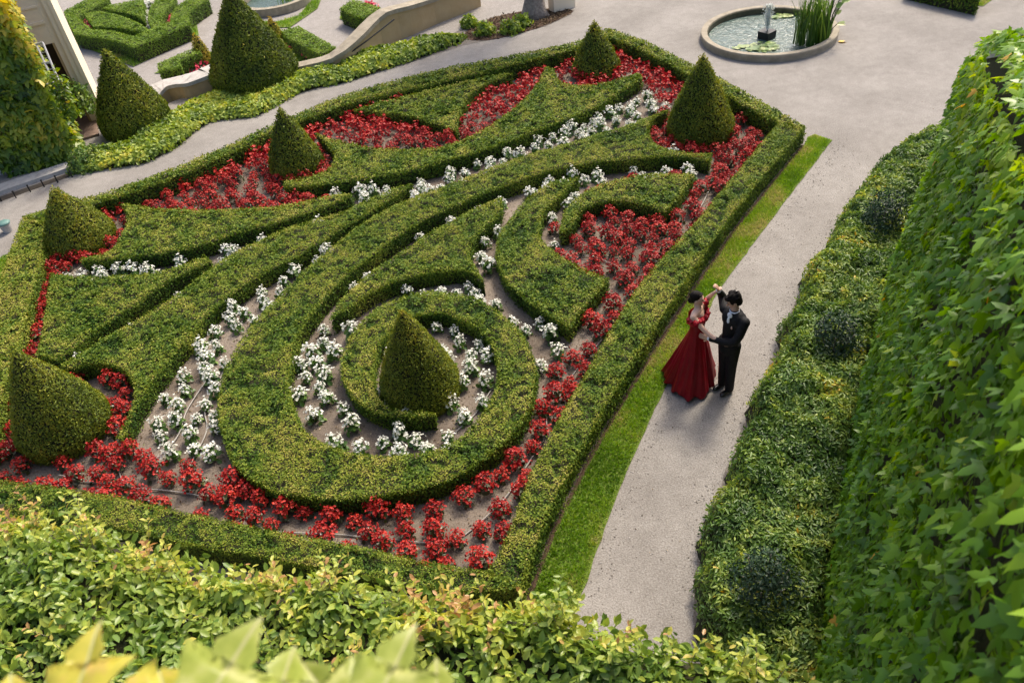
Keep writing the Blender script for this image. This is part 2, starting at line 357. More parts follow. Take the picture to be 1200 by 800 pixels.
def band(o, i): o = [tuple(p[:2]) for p in o]; i = [tuple(p[:2]) for p in i]; return [o[0] + (1,)] + o[1:-1] + [o[-1] + (1,), i[-1] + (1,)] + i[::-1][1:-1] + [i[0] + (1,)]
f_o, f_i = U(BO['far'][0], .46), U(BO['far'][1], .46); g_o, g_i = U(BO['fountain'][0], .46), U(BO['fountain'][1], .46)
g_o[-1] = r_out[0]; g_i[-1] = r_in[0]
bed = np.array(f_o + g_o[1:] + r_out[1:] + n_out[1:] + l_out[1:-1])
struct('flower_bed_soil', bed, .016, MAT['soil'])
G1 = 'low box hedges bordering the parterre'
hedge(band(f_o, f_i), .46, 'long low box hedge on the far side of the parterre, along the narrow path', G1, keep=False)
hedge(band(g_o, g_i), .46, 'short straight border hedge facing the round pool', G1, keep=False)
hedge(band(r_out, r_in), .46, 'straight border hedge beside the grass strip and the dancing couple', G1, keep=False)
hedge(band(n_out, n_in), .46, 'border hedge at the bottom, just above the leafy foreground hedge', G1, keep=False)
hedge(band(l_out, l_in), .46, 'yellowish border hedge at the left edge of the photo', G1, keep=False, warm=.18)

# ------------------------------------------------------------------ scroll hedges of the parterre (outlines of their clipped tops)
G2 = 'curved box hedges of the parterre scrollwork'
hedge(HP([(415, 128, 1), (450, 119), (500, 106), (563, 91), (600, 85, 1), (560, 103), (541, 123), (533, 152, 1), (517, 146), (483, 136), (443, 130)], .38), .38,
      'triangular box hedge with concave sides amid red flowers, upper middle', G2)
hedge(HP([(370, 155, 1), (385, 162), (400, 165), (440, 173), (510, 173), (543, 163), (580, 143), (613, 117), (630, 97), (640, 78, 1), (648, 80, 1), (653, 92), (667, 99), (700, 99), (722, 94), (748, 85, 1), (752, 90, 1),
          (700, 123), (633, 150), (567, 174), (483, 198), (400, 212), (333, 218, 1), (333, 211, 1), (365, 206), (388, 194), (391, 178)], .38), .38,
      'long swooping box hedge with an upright horn, from the middle cone to the farthest cone', G2)
spiral = [(783, 128, 1), (733, 147), (667, 167), (600, 187), (533, 213), (467, 238), (420, 264), (400, 280), (367, 307), (333, 340), (300, 374), (277, 407), (260, 444), (255, 480), (263, 518), (277, 544), (300, 564), (333, 577), (400, 584), (450, 578), (500, 569), (533, 557), (567, 535), (587, 520),
          (613, 490), (626, 455), (627, 427), (613, 394), (587, 367), (550, 347), (500, 341), (460, 352), (433, 367), (410, 394), (400, 424), (403, 447), (417, 467), (437, 480), (460, 486), (508, 485, 1),
          (509, 483, 1), (470, 480), (449, 472), (439, 455), (436, 430), (442, 406), (458, 384), (483, 370), (517, 365), (550, 377), (573, 397), (583, 420), (582, 447), (573, 472), (557, 495), (533, 515), (500, 529), (460, 533), (420, 531), (383, 520), (357, 504), (343, 480), (337, 454), (338, 427), (347, 394), (367, 364), (397, 330), (433, 300), (480, 266), (533, 240), (600, 213), (667, 193), (733, 185), (800, 182), (831, 187, 1), (833, 180, 1), (800, 178), (770, 170), (760, 156), (763, 140)]
hedge(HP(spiral, .38), .38, 'longest box hedge, curling into a spiral round the central cone', G2)
hedge(HP([(483, 215, 1), (467, 218), (433, 233), (400, 248), (337, 267), (267, 300), (213, 340), (167, 370), (133, 390), (70, 427, 1), (82, 430), (110, 424), (140, 430), (157, 450), (153, 478), (136, 512, 1), (142, 512), (160, 474), (187, 434), (217, 397), (253, 357), (300, 324), (350, 297), (400, 267), (433, 247)], .38), .38,
      'long tapering box hedge hollowed around the nearest left cone', G2)
hedge(HP([(60, 320, 1), (100, 324), (150, 322), (200, 314), (240, 300, 1), (247, 305, 1), (200, 327), (160, 354), (110, 387), (66, 421, 1), (43, 413, 1), (50, 384), (55, 350)], .38), .38,
      'wedge-shaped box hedge near the left border, pointing right', G2)
hedge(HP([(142, 238, 1), (200, 245), (267, 245), (333, 240), (395, 227), (412, 227, 1), (400, 234), (333, 257), (283, 270), (217, 290), (150, 300), (95, 305, 1), (95, 303), (127, 294), (140, 280), (148, 263), (149, 248)], .38), .38,
      'box hedge hollowed around the upper left cone, tapering to the right', G2)
hedge(HP([(588, 231, 1), (557, 243), (527, 260), (500, 274), (467, 297), (433, 320), (400, 350), (387, 374, 1), (400, 365), (433, 341), (467, 327), (500, 319), (533, 315), (557, 320), (565, 328, 1), (560, 317), (550, 300), (553, 284), (567, 267), (584, 250)], .38), .38,
      'small leaf-shaped box hedge just above the spiral ring', G2)
hedge(HP([(678, 207, 1), (647, 213), (617, 233), (597, 257), (585, 274), (583, 300), (593, 327), (617, 350), (647, 370), (667, 382, 1), (683, 360), (714, 326, 1), (683, 314), (653, 297), (634, 280), (632, 265), (637, 247), (653, 230)], .38), .38,
      'broad crescent box hedge right of the spiral, tip near the border hedge', G2)
hedge(HP([(813, 203, 1), (767, 203), (733, 208), (700, 217), (677, 230), (663, 246), (656, 270, 1), (668, 266), (683, 244), (717, 233), (750, 237), (778, 247, 1), (784, 243), (800, 222)], .38), .38,
      'fan-shaped box hedge arching over the pocket of red flowers', G2)

# ------------------------------------------------------------------ topiary cones
CONES = []
def cone(tip, base, width, label, group='clipped yew cones', z0=0.0, mat='yew', power=.88, warm=0.0, skirt=.20, R=None, lean=0.0):
    g = unp(*base, z0); d = prj(np.array([[g[0], g[1], z0]]))[0, 2]; R = R or width / 2 * d / F
    lo, hi = z0, HC
    for _ in range(40):
        m = (lo + hi) / 2
        if prj(np.array([[g[0], g[1], m]]))[0, 1] > tip[1]: lo = m
        else: hi = m
    h = lo - z0; CONES.append((g[0], g[1], R * .85))
    def prof(t):                                   # t 0 base .. 1 tip
        r = (1 - t) ** power * (1 + .10 * np.sin(np.pi * t)); return R * r * np.where(t < skirt, .84 + .16 * np.sin(np.pi / 2 * np.clip(t / skirt, 0, 1)), 1.0)
    root = empty('topiary_cone', (g[0], g[1], z0)); tag(root, label, 'topiary', group)
    v, f = tube_v([(0, 0, -.02), (0, 0, h * .4)], [.07, .05], 8); link('trunk', mesh_py('trunk', v, f), MAT['bark'], root)
    tt = np.r_[np.linspace(0, 1, 22)[:-1], .985]; seg = 40; a = np.linspace(0, 2 * np.pi, seg, endpoint=False)
    V = np.concatenate([np.c_[(prof(t) * .975 - .012) * np.cos(a), (prof(t) * .975 - .012) * np.sin(a), np.full(seg, .04 + t * (h - .06))] for t in tt])
    Fc = [(r * seg + i, r * seg + (i + 1) % seg, (r + 1) * seg + (i + 1) % seg, (r + 1) * seg + i) for r in range(len(tt) - 1) for i in range(seg)] + [tuple(range(seg))[::-1]]
    crown = link('crown', mesh_py('crown', V, Fc, True), MAT['yew_core'], root)
    s0 = float(dist_scale((g[0], g[1], 1))); A = math.pi * R * math.hypot(R, h) * 1.15; m = int(A * 3600 / s0 ** 1.6)
    t = 1 - np.sqrt(RNG.random(int(m * 1.25))); t = t[(RNG.random(len(t)) < 1)]; th = RNG.random(len(t)) * 2 * np.pi
    dl = .01; dr = (prof(np.clip(t + dl, 0, 1)) - prof(np.clip(t - dl, 0, 1))) / (2 * dl)
    N = norm(np.c_[np.cos(th), np.sin(th), np.clip(-dr / h, -.2, 2)]); r = prof(t)
    P = np.c_[r * np.cos(th), r * np.sin(th), .03 + t * (h - .03)] + N * ((vnoise(np.c_[np.cos(th) * r, np.sin(th) * r, t * h] + g[0], 5, 4) - .5) * .05 * np.clip((1 - t) * 4, .15, 1) + RNG.normal(size=len(t)) * .010)[:, None]
    W = P + np.array([g[0], g[1], z0])
    tint = .36 + (vnoise(W, 1.8, 7) - .5) * .5 + (vnoise(W, 9, 8) - .5) * .25 + RNG.normal(size=len(t)) * .12 + warm + .18 * np.clip((t - .75) * 4, 0, 1)
    me = leaf_mesh('needles', RHOMB, P, frames(N, .5, np.array([0, 0, 1.0]), .8), (.030 + .016 * RNG.random(len(t))) * s0, tint, .62)
    tag(link('needles', me, MAT[mat], crown), kind='stuff')
    return root
cone((468, 362), (496, 463), 102, 'pointed yew cone in the centre of the spiral ring', warm=.12)
cone((14, 410), (83, 509), 114, 'largest-looking yew cone at the left edge, above the red flowers', warm=.08)
cone((60, 220), (99, 288), 86, 'leaning yew cone in the far left corner of the parterre', warm=.12)
cone((323, 126), (351, 202), 68, 'yew cone standing in red flowers at the upper left of the parterre')
cone((697, 25), (699, 88), 60, 'yew cone in the farthest corner of the parterre', warm=.08)
cone((825, 63), (820, 161), 83, 'yew cone nearest the round pool, inside the right-hand corner', warm=.03)
cone((120, 57), (163, 151), 88, 'yew cone across the path beside the cream building', 'yew cones beyond the path', warm=.02, power=.92)
cone((262, -15), (303, 99), 112, 'huge dark yew cone rising out of the top of the photo', 'yew cones beyond the path', warm=-.06, power=.95, mat='yew')
NCONE = len(CONES)

# ------------------------------------------------------------------ bedding plants
def plant_meshes(n, petal, leafm, nb, R, H, leaf_s, bl, seed):
    out = []
    for k in range(n):
        m = 46; th = RNG.random(m) * 2 * np.pi; u = RNG.random(m) ** .5; r = R * .95 * u
        P = np.c_[r * np.cos(th), r * np.sin(th), H * (.25 + .55 * (1 - u ** 2)) * (.7 + .5 * RNG.random(m))]
        N = norm(np.c_[np.cos(th) * u, np.sin(th) * u, np.full(m, .8)])
        lm = leaf_mesh('leaves', OVAL, P - N * .03, frames(N, .4, None), leaf_s * (.8 + .5 * RNG.random(m)), RNG.random(m), 1.5)
        lm.materials.append(leafm)
        # stems down to the soil
        v, f = merge([tube_v([(0, 0, -.02), (R * .4 * math.cos(a), R * .4 * math.sin(a), H * .55)], .006, 4) for a in np.linspace(0, 6.28, 6)[:-1] + k])
        sm = mesh_py('stems', v, f); sm.materials.append(leafm)
        # blossoms: clusters, each blossom four or five petals
        cl = max(5, nb // 6); Pb, Nb = [], []
        for c in range(cl):
            a = c * 2.399 + RNG.random() * .7; u = math.sqrt((c + .4) / cl); rr = R * u * (.85 + .2 * RNG.random())
            cz = H * (.52 + .5 * (1 - u * u)) * (.88 + .24 * RNG.random()); cn = norm(np.array([math.cos(a) * u, math.sin(a) * u, .9]))
            for j in range(max(2, nb // cl)):
                Pb.append(np.array([rr * math.cos(a), rr * math.sin(a), cz]) + RNG.normal(size=3) * bl * .9); Nb.append(cn)
        Pb = np.repeat(np.array(Pb), 4, 0); Nb = np.repeat(norm(np.array(Nb) + .45 * RNG.normal(size=(len(Nb), 3))), 4, 0)
        ax = norm(np.cross(Nb, RNG.normal(size=(len(Nb) // 4, 3)).repeat(4, 0))); bx = np.cross(Nb, ax); q = np.tile(np.arange(4), len(Nb) // 4) * np.pi / 2
        A = ax * np.cos(q)[:, None] + bx * np.sin(q)[:, None]
        n2 = norm(Nb - A * .35); A = norm(A - (A * n2).sum(1, keepdims=True) * n2)
        tint = np.repeat(RNG.random(len(Nb) // 4), 4) * .6 + RNG.random(len(Nb)) * .15 + .25 * (k % 3) / 2
        bm_ = leaf_mesh('blossoms', OVAL, Pb, (A, np.cross(n2, A), n2), bl * (.8 + .4 * RNG.random(len(Nb))), tint, 1.7)
        bm_.materials.append(petal); out.append((lm, sm, bm_))
    return out
RED = plant_meshes(6, MAT['red'], MAT['bronze'], 165, .150, .25, .062, .0195, 1)
WHT = plant_meshes(5, MAT['white'], MAT['green'], 66, .125, .25, .078, .021, 2)
REDF = plant_meshes(3, MAT['red'], MAT['bronze'], 60, .155, .25, .060, .038, 1)
bed_in = np.array(f_i + g_i[1:] + r_in[1:] + n_in[1:] + l_in[1:-1])
WZ = np.array(U([(240, 540), (180, 525), (150, 505), (160, 470), (150, 430), (70, 425), (240, 316), (150, 330), (100, 334), (62, 322), (100, 308), (150, 303), (290, 272), (410, 235), (345, 228), (400, 215), (520, 190), (650, 150), (748, 96), (785, 122), (760, 150), (775, 175), (838, 192), (822, 205), (700, 215), (665, 245), (648, 262), (655, 300), (600, 300), (672, 395), (655, 418), (636, 420), (630, 445), (625, 470), (560, 545), (450, 590), (300, 580), (255, 540)], .2))
cand = sample_in(bed_in, 42000); ok = edge_dist(bed_in, cand) > .10
for p in HEDGES:
    lo, hi = p.min(0) - .3, p.max(0) + .3; b = ((cand > lo) & (cand < hi)).all(1) & ok
    i = np.where(b)[0]; q = cand[i]; ok[i[inside(p, q) | (edge_dist(p, q) < .08)]] = False
for x, y, R in CONES: ok &= np.hypot(cand[:, 0] - x, cand[:, 1] - y) > R + .02
cand = cand[ok]; px = prj(np.c_[cand, np.full(len(cand), .2)])
cand = cand[(px[:, 0] > -25) & (px[:, 1] < 700)]
isw = inside(WZ, cand)
taken = np.zeros((0, 2)); spots = []
for q, wh in zip(cand, isw):
    far = q[1] > 14
    sp = .275 if wh else .275
    if len(taken) and np.min(np.hypot(*(taken - q).T)) < sp: continue
    taken = np.r_[taken, [q]]
    if RNG.random() < (.08 if wh else .04): continue
    if wh and RNG.random() < .55 and min(float(edge_dist(p, q[None])[0]) for p in HEDGES) < .17: continue
    spots.append((q, wh))
RA = [((300, 210), 'in the wide bed beside the upper left cone'), ((440, 155), 'between the far border hedge and the triangular hedge'), ((600, 110), 'between the triangular hedge and the horned hedge'), ((745, 85), 'in the farthest corner of the parterre'),
      ((780, 160), 'at the foot of the cone nearest the pool'), ((875, 160), 'in the corner beside the grass strip'), ((720, 290), 'in the pocket under the fan-shaped hedge'), ((700, 390), 'in the strip along the right border hedge, beside the broad crescent hedge'), ((640, 500), 'in the strip between the spiral ring and the right border hedge'),
      ((520, 610), 'in the near corner below the spiral ring'), ((380, 615), 'in the strip below the spiral, along the bottom border hedge'), ((210, 570), 'below the channel of white flowers at the lower left'), ((50, 550), 'at the foot of the large left cone'), ((130, 455), 'in the hollow behind the large left cone'), ((50, 330), 'in the strip along the left border hedge'), ((140, 260), 'round the leaning corner cone'), ((820, 225), 'beside the right tip of the fan-shaped hedge')]
WA = [((510, 410), 'inside the spiral ring around its cone'), ((380, 450), 'in the loop left of the spiral ring'), ((470, 510), 'in the gap below the central cone'), ((240, 450), 'in the lower left channel between two long hedges'), ((370, 290), 'in the narrow channel between the two longest hedges'), ((720, 130), 'in the gap behind the horned hedge, near the pool-side cone'),
      ((600, 290), 'in the winding gap left of the broad crescent hedge'), ((640, 400), 'between the spiral ring and the crescent tip'), ((640, 270), 'inside the curve of the broad crescent hedge'), ((720, 200), 'behind the fan-shaped hedge'), ((460, 330), 'between the leaf-shaped hedge and the spiral arm'), ((180, 330), 'in the slit between the wedge hedges at the left'), ((430, 225), 'in the slit between the long hedges, upper middle')]
def nearest(A, q):
    P = np.array(U([a[0] for a in A], .2)); return A[int(np.argmin(((P - q) ** 2).sum(1)))][1]
cnt = [0, 0]; rest = []
spots.sort(key=lambda t: float(np.hypot(*t[0])))
for q, wh in spots:
    S = WHT if wh else RED; lm, sm, bm_ = S[random.randrange(len(S))]; cnt[int(wh)] += 1
    s = random.uniform(.78, 1.25); rz = random.random() * 6.28
    if cnt[int(wh)] > 300: rest.append((q, s, rz, REDF[random.randrange(len(REDF))][2])); continue
    o = empty('white_begonia' if wh else 'red_begonia', (q[0], q[1], .016), rz); o.scale = (s, s, s * random.uniform(.85, 1.15))
    wtxt = nearest(WA if wh else RA, q); col = 'white flowering' if wh else 'red flowering'
    tag(o, col + ' begonia ' + wtxt, 'flower', ('white' if wh else 'red') + ' begonias ' + wtxt)
    link('leaves', lm, None, o); link('stems', sm, None, o); link('blossoms', bm_, None, o)
if rest:                                           # past 300 plants: the farthest ones as one mass
    VV, FF, TT, off = [], [], [], 0
    for q, s, rz, me in rest:
        n = len(me.vertices); co = np.empty(n * 3, np.float32); me.vertices.foreach_get('co', co); co = co.reshape(-1, 3) * s; c_, s_ = math.cos(rz), math.sin(rz)
        VV.append(np.c_[co[:, 0] * c_ - co[:, 1] * s_ + q[0], co[:, 0] * s_ + co[:, 1] * c_ + q[1], co[:, 2] + .016])
        fi = np.empty(len(me.polygons) * 4, np.int32); me.loops.foreach_get('vertex_index', fi); FF.append(fi.reshape(-1, 4) + off); off += n
        t_ = np.empty(len(me.polygons), np.float32); me.attributes['tint'].data.foreach_get('value', t_); TT.append(t_)
    tag(link('red_begonias', mesh_np('red_begonias', np.concatenate(VV), np.concatenate(FF), np.concatenate(TT)), MAT['red']), 'mass of red begonias in the farthest beds of the parterre', 'flowers', kind='stuff')
print('PLANTS', cnt)

# drip hoses lying in the bed
for pts, lab in [([(862, 187), (833, 222), (797, 284), (760, 314), (740, 350), (720, 380), (677, 430), (653, 474), (627, 530), (605, 570), (560, 615), (533, 631)], 'pale drip hose running along the right border hedge'),
                 ([(60, 560), (80, 564), (123, 566), (160, 572), (200, 574), (240, 584), (283, 604), (310, 617), (360, 626), (400, 631), (450, 633), (513, 638), (540, 629)], 'pale drip hose along the bottom border hedge'),
                 ([(262, 430), (243, 477), (230, 530), (215, 564)], 'pale drip hose between the white flowers, right of two'), ([(245, 440), (220, 480), (200, 520), (175, 545)], 'pale drip hose between the white flowers, left of two'),
                 ([(120, 520), (135, 534), (143, 551), (150, 566)], 'short curved drip hose near the large left cone'), ([(655, 330), (680, 300), (720, 310), (735, 330)], 'thin hose looping through the pocket of red flowers'), ([(575, 455), (560, 480), (530, 508)], 'thin hose inside the spiral ring')]:
    L = smooth_line(U(pts, .05), .06); z = .035 + .02 * vnoise(L, 2.0, 3)
    v, f = tube_v(np.c_[L + (vnoise(L, 1.6, 1) - .5)[:, None] * np.array([[.22, .12]]), z], .011, 6)
    tag(link('drip_hose', mesh_py('drip_hose', v, f, True), MAT['hose']), lab, 'hose')
# litter of fallen petals and twigs on the soil
Q = sample_in(bed_in, 15000); P = np.c_[Q, np.full(len(Q), .026)]
me = leaf_mesh('bed_litter', OVAL, P, frames(np.tile((0, 0, 1.), (len(Q), 1)), .35), .02 + .03 * RNG.random(len(Q)), RNG.random(len(Q)) ** 1.5)
MAT['litter'] = leaf_mat('dry_litter', [(0, (.07, .045, .025)), (.6, (.20, .15, .09)), (.9, (.34, .28, .19)), (1, (.10, .14, .03))], .1, .8, .1)
tag(link('bed_litter', me, MAT['litter']), 'dry brown litter scattered on the soil of the beds', 'litter', kind='stuff')

# ------------------------------------------------------------------ lawns and bare soil edges
def grass(poly, z, label, dens=5200, hgt=.065, name='grass'):
    poly = np.asarray(poly, float)
    Q = sample_in(poly, area(poly) * dens); ed = edge_dist(poly, Q)
    P = np.c_[Q, np.full(len(Q), z)]
    pt = vnoise(Q, 1.9, 11); tint = .58 + (pt - .5) * 1.1 + (vnoise(Q, 7, 12) - .5) * .3 + RNG.normal(size=len(Q)) * .14
    a = norm(RNG.normal(size=(len(Q), 3)) * np.array([.7, .7, .2]) + np.array([0, 0, 1.0])); n = norm(np.cross(a, RNG.normal(size=a.shape)))
    me = leaf_mesh(name, BLADE, P, (a, np.cross(n, a), n), (hgt * (.5 + .8 * RNG.random(len(Q)))) * np.clip(.4 + ed / .12, .4, 1), tint, 2.2)
    tag(link(name, me, MAT['grass']), label, 'grass', kind='stuff')
g_out = U([(975, 165), (933, 220), (897, 267), (843, 340), (783, 447), (745, 530), (717, 597), (683, 694), (655, 760)])
strip = np.array([(6.95, 15.55), (7.15, 15.62)] + g_out + [(-.5, 4.5)] + [(-.30, 5.2)] + [(x + .02, y - .01) for x, y in r_out[::-1]])
jit = smooth_loop([tuple(p) + (1,) for p in strip], .15); jit = jit + ((vnoise(jit, 7, 2) - .5) * .035)[:, None] * vnorm(jit)
struct('lawn_strip', jit, .012, MAT['turf']); grass(jit, .014, 'green lawn strip between the right border hedge and the path')
dirtl = np.array([(x, y) for x, y in r_out] + [(x + .045, y - .03) for x, y in r_out[::-1]])
struct('hedge_foot_soil', dirtl, .020, MAT['mulch'])
ls = np.array([(-9.9, 15.7), (-9.5, 13.5), (-9.1, 11.5), (-10.2, 11.5), (-10.9, 14.3), (-10.6, 15.5)])
struct('lawn_left', ls, .012, MAT['turf']); grass(ls, .014, 'small patch of lawn outside the left border hedge', 3000)
tr = np.array(U([(1060, -12), (1075, 0), (1100, 3), (1152, 8), (1163, 0), (1180, -20)]))
struct('lawn_far', tr, .012, MAT['turf']); grass(tr, .014, 'sliver of lawn at the top edge of the photo', 2500)
hedge([tuple(p) + (1,) for p in U([(1065, -22), (1148, -4), (1150, -20), (1075, -40)], .5)], .5, 'end of a clipped hedge at the top edge, right of the pool', keep=False)
# worn soil along the far path and under the tree
far_soil = np.array(U([(395, 99), (470, 77), (545, 53), (590, 44), (640, 31), (668, 18), (672, 12), (560, 28), (520, 42), (470, 68), (398, 94)]))
struct('path_edge_soil', far_soil, .006, MAT['dirt'])
mul = np.array([tuple(p) for p in smooth_loop(U([(545, 40), (560, 28), (590, 18), (630, 12), (665, 10), (672, 14), (640, 30), (600, 42), (570, 48), (552, 48)]), .3)])
struct('mulch_bed', mul, .012, MAT['mulch'])
Q = sample_in(mul, 2600); me = leaf_mesh('mulch_chips', OVAL, np.c_[Q, np.full(len(Q), .02)], frames(np.tile((0, 0, 1.), (len(Q), 1)), .5), .05 + .05 * RNG.random(len(Q)), RNG.random(len(Q)) * .5)
tag(link('mulch_chips', me, MAT['litter']), 'loose brown bark mulch around the tree trunk', 'mulch', kind='stuff')
# fallen leaves and pebbles on the gravel
gp = np.array(U([(1000, 180), (1060, 100), (1000, 60), (760, 20), (980, 160), (700, 700), (810, 740)]))
Q = np.r_[sample_in(np.array(U([(975, 170), (1050, 180), (830, 640), (820, 740), (690, 720), (750, 530)])), 110), sample_in(np.array(U([(850, 75), (1120, 20), (1120, 140), (980, 150)])), 90)]
me = leaf_mesh('fallen_leaves', OVAL, np.c_[Q, np.full(len(Q), .008)], frames(np.tile((0, 0, 1.), (len(Q), 1)), .25), .012 + .018 * RNG.random(len(Q)), RNG.random(len(Q)) * .9)
tag(link('fallen_leaves', me, MAT['litter']), 'tiny dry leaves scattered on the gravel', 'leaves', kind='stuff')

we = np.array(U([(1095, 165), (1050, 178), (1020, 206), (980, 256), (938, 330), (900, 415), (872, 475), (846, 548), (822, 605), (806, 675), (806, 760)]) + U([(850, 760), (880, 600), (960, 400), (1060, 220), (1110, 170)]))
we = smooth_loop([tuple(p) + (1,) for p in we], .12); we = we + vnorm(we) * ((vnoise(we, 9, 91) - .5) * .07 - .07)[:, None]
struct('shrub_edge_soil', we, .006, MAT['dirt'])
# loose stones and crumbs gathered along the edges of the path
pe = [np.array(U([(985, 165), (945, 222), (905, 270), (852, 342), (792, 450), (753, 532), (724, 600), (690, 700)])), np.array(U([(1060, 182), (1022, 210), (982, 258), (938, 334), (902, 415), (872, 478), (846, 548), (822, 605), (810, 680)]))]
PP = np.concatenate([(lambda L, i: L[i] + RNG.normal(size=(len(i), 2)) * .10)(smooth_line(p, .05), RNG.integers(0, len(smooth_line(p, .05)), 900)) for p in pe] + [sample_in(np.array(U([(975, 170), (1050, 180), (830, 640), (820, 740), (690, 720), (750, 530)])), 700)])
ST = np.array([(1, 0, 0), (-.5, .8, 0), (-.5, -.8, 0), (0, 0, .7)]); ss_ = (.006 + .012 * RNG.random(len(PP)) ** 2)
Vp = np.c_[PP, np.full(len(PP), .006)][:, None, :] + ss_[:, None, None] * ST[None]
Fp = np.array([(0, 1, 3), (1, 2, 3), (2, 0, 3)])[None] + (np.arange(len(PP)) * 4)[:, None, None]
MAT['pebble'] = leaf_mat('path_pebbles', [(0, (.10, .085, .07)), (.5, (.24, .22, .20)), (1, (.42, .40, .38))], 0.0, .9, .2)
tag(link('loose_gravel', mesh_np('loose_gravel', Vp.reshape(-1, 3), Fp.reshape(-1, 3), np.repeat(RNG.random(len(PP)), 3)), MAT['pebble']), 'loose small stones along the edges of the gravel path', 'gravel', kind='stuff')
# ------------------------------------------------------------------ leafy masses
def mound(name, poly, hfun, label, cat, mat, dens, size, tpl=OVAL, width=1.0, tilt=.5, layers=2, group=None, kind='stuff', tint0=.45, tsc=1.5, core='box_core', up=.6):
    poly = np.asarray(poly, float); vn = vnorm(poly)
    lo, hi = poly.min(0), poly.max(0); st = .16
    gx, gy = np.meshgrid(np.arange(lo[0] - st, hi[0] + st, st), np.arange(lo[1] - st, hi[1] + st, st)); G = np.c_[gx.ravel(), gy.ravel()]
    ins = inside(poly, G); ed = edge_dist(poly, G)
    z = np.where(ins, hfun(G, ed) - .10, -.08); ny, nx = gx.shape
    idx = np.arange(nx * ny).reshape(ny, nx)
    q = np.stack([idx[:-1, :-1], idx[:-1, 1:], idx[1:, 1:], idx[1:, :-1]], -1).reshape(-1, 4); q = q[ins[q].any(1)]
    root = link(name, mesh_np(name, np.c_[G, z], q, smooth=True), MAT[core])
    tag(root, label, cat, group, kind)
    A = area(poly); Q = sample_in(poly, A * dens * layers); ed = edge_dist(poly, Q); h = hfun(Q, ed)
    e = .06; gxn = (hfun(Q + [e, 0], edge_dist(poly, Q + [e, 0])) - h) / e; gyn = (hfun(Q + [0, e], edge_dist(poly, Q + [0, e])) - h) / e
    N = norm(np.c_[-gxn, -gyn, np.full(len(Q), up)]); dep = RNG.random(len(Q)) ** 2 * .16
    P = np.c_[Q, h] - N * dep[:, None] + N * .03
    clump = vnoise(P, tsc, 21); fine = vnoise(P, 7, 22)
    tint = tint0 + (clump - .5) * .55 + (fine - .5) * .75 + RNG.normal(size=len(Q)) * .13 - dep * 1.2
    S = size * (.65 + .7 * RNG.random(len(Q)))
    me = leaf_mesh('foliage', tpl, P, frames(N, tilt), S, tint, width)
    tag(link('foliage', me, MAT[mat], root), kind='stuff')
    return root

# cotoneaster bed between the path and the creeper wall
WB = [(-.2, -1.5), (.6, -.2), (1.4, 1.2), (2.1, 2.5), (2.92, 3.95), (3.26, 4.68), (3.78, 5.65), (4.5, 6.92), (5.7, 8.98), (6.69, 10.22), (7.74, 11.76), (9.31, 13.83), (10.1, 14.9)]
WT = [(.3, -1.5, 7.0), (.95, 0, 7.0), (1.65, 1.25, 6.9), (2.5, 2.8, 6.6), (3.2, 4.0, 6.25), (3.66, 4.84, 5.98), (4.66, 6.53, 5.60), (6.73, 9.7, 4.05), (8.2, 11.9, 2.3), (10.1, 14.9, .35)]
sh = U([(1093, 158), (1053, 173), (1027, 200), (988, 250), (947, 324), (912, 408), (885, 465), (859, 542), (836, 594), (823, 665), (828, 745)], .2)
shp = np.array([(9.95, 14.75)] + sh + [(1.45, 3.6), (2.75, 3.6)] + WB[4:12])
shp = smooth_loop([tuple(p) for p in shp], .12); shp = shp + vnorm(shp) * ((vnoise(shp, 1.6, 35) - .5) * .18 + (vnoise(shp, 4.5, 36) - .5) * .16)[:, None]
def h_sh(Q, ed): return np.clip(ed / .22, 0, 1) ** .5 * (.34 + .16 * vnoise(Q, .9, 31) + .14 * vnoise(Q, 2.3, 32)) + .10 * vnoise(Q, 6, 33)
mound('cotoneaster_bed', shp, h_sh, 'low spreading glossy green shrubs between the gravel path and the creeper wall', 'shrubs', 'shrub', 1900, .068, OVAL, .75, .5, 2, tint0=.46)
def blob_shrub(c, z, R, H, label, mat, n, size, group=None, cat='shrub', name='shrub'):
    root = empty(name, (c[0], c[1], z)); tag(root, label, cat, group)
    v, f = merge([tube_v([(0, 0, 0), (R * .3 * math.cos(a), R * .3 * math.sin(a), H * .4), (R * .55 * math.cos(a), R * .55 * math.sin(a), H * .75)], [.02, .014, .006], 6) for a in np.linspace(0, 6.28, 7)[:-1]])
    link('stems', mesh_py('stems', v, f), MAT['bark'], root)
    d = norm(RNG.normal(size=(n, 3))); d[:, 2] = np.abs(d[:, 2]) * 1.1 - .12; d = norm(d); rad = (RNG.random(n) ** .35) * (.78 + .45 * vnoise(d + c[0], 2.2, 41))
    P = d * rad[:, None] * np.array([R, R, H])
    P[:, 2] = np.maximum(P[:, 2], .02)
    tint = .35 + (vnoise(P + 5, 5, 42) - .5) * .7 + RNG.normal(size=n) * .15
    me = leaf_mesh('foliage', RHOMB, P, frames(d, .7), size * (.6 + .8 * RNG.random(n)), tint, .9)
    tag(link('foliage', me, MAT[mat], root), kind='stuff')
G5 = 'dark shrubs standing among the low shrubs'
for (x, y, R, H, lab) in [(1033, 268, .50, .95, 'dark blue-green shrub farthest along the creeper wall'), (976, 415, .48, .98, 'dark blue-green shrub level with the couple'), (893, 700, .46, .92, 'dark blue-green shrub just above the foreground hedge')]:
    blob_shrub(unp(x, y, .35), .15, R, H, lab, 'dshrub', 3600, .05, G5, name='dark_shrub')

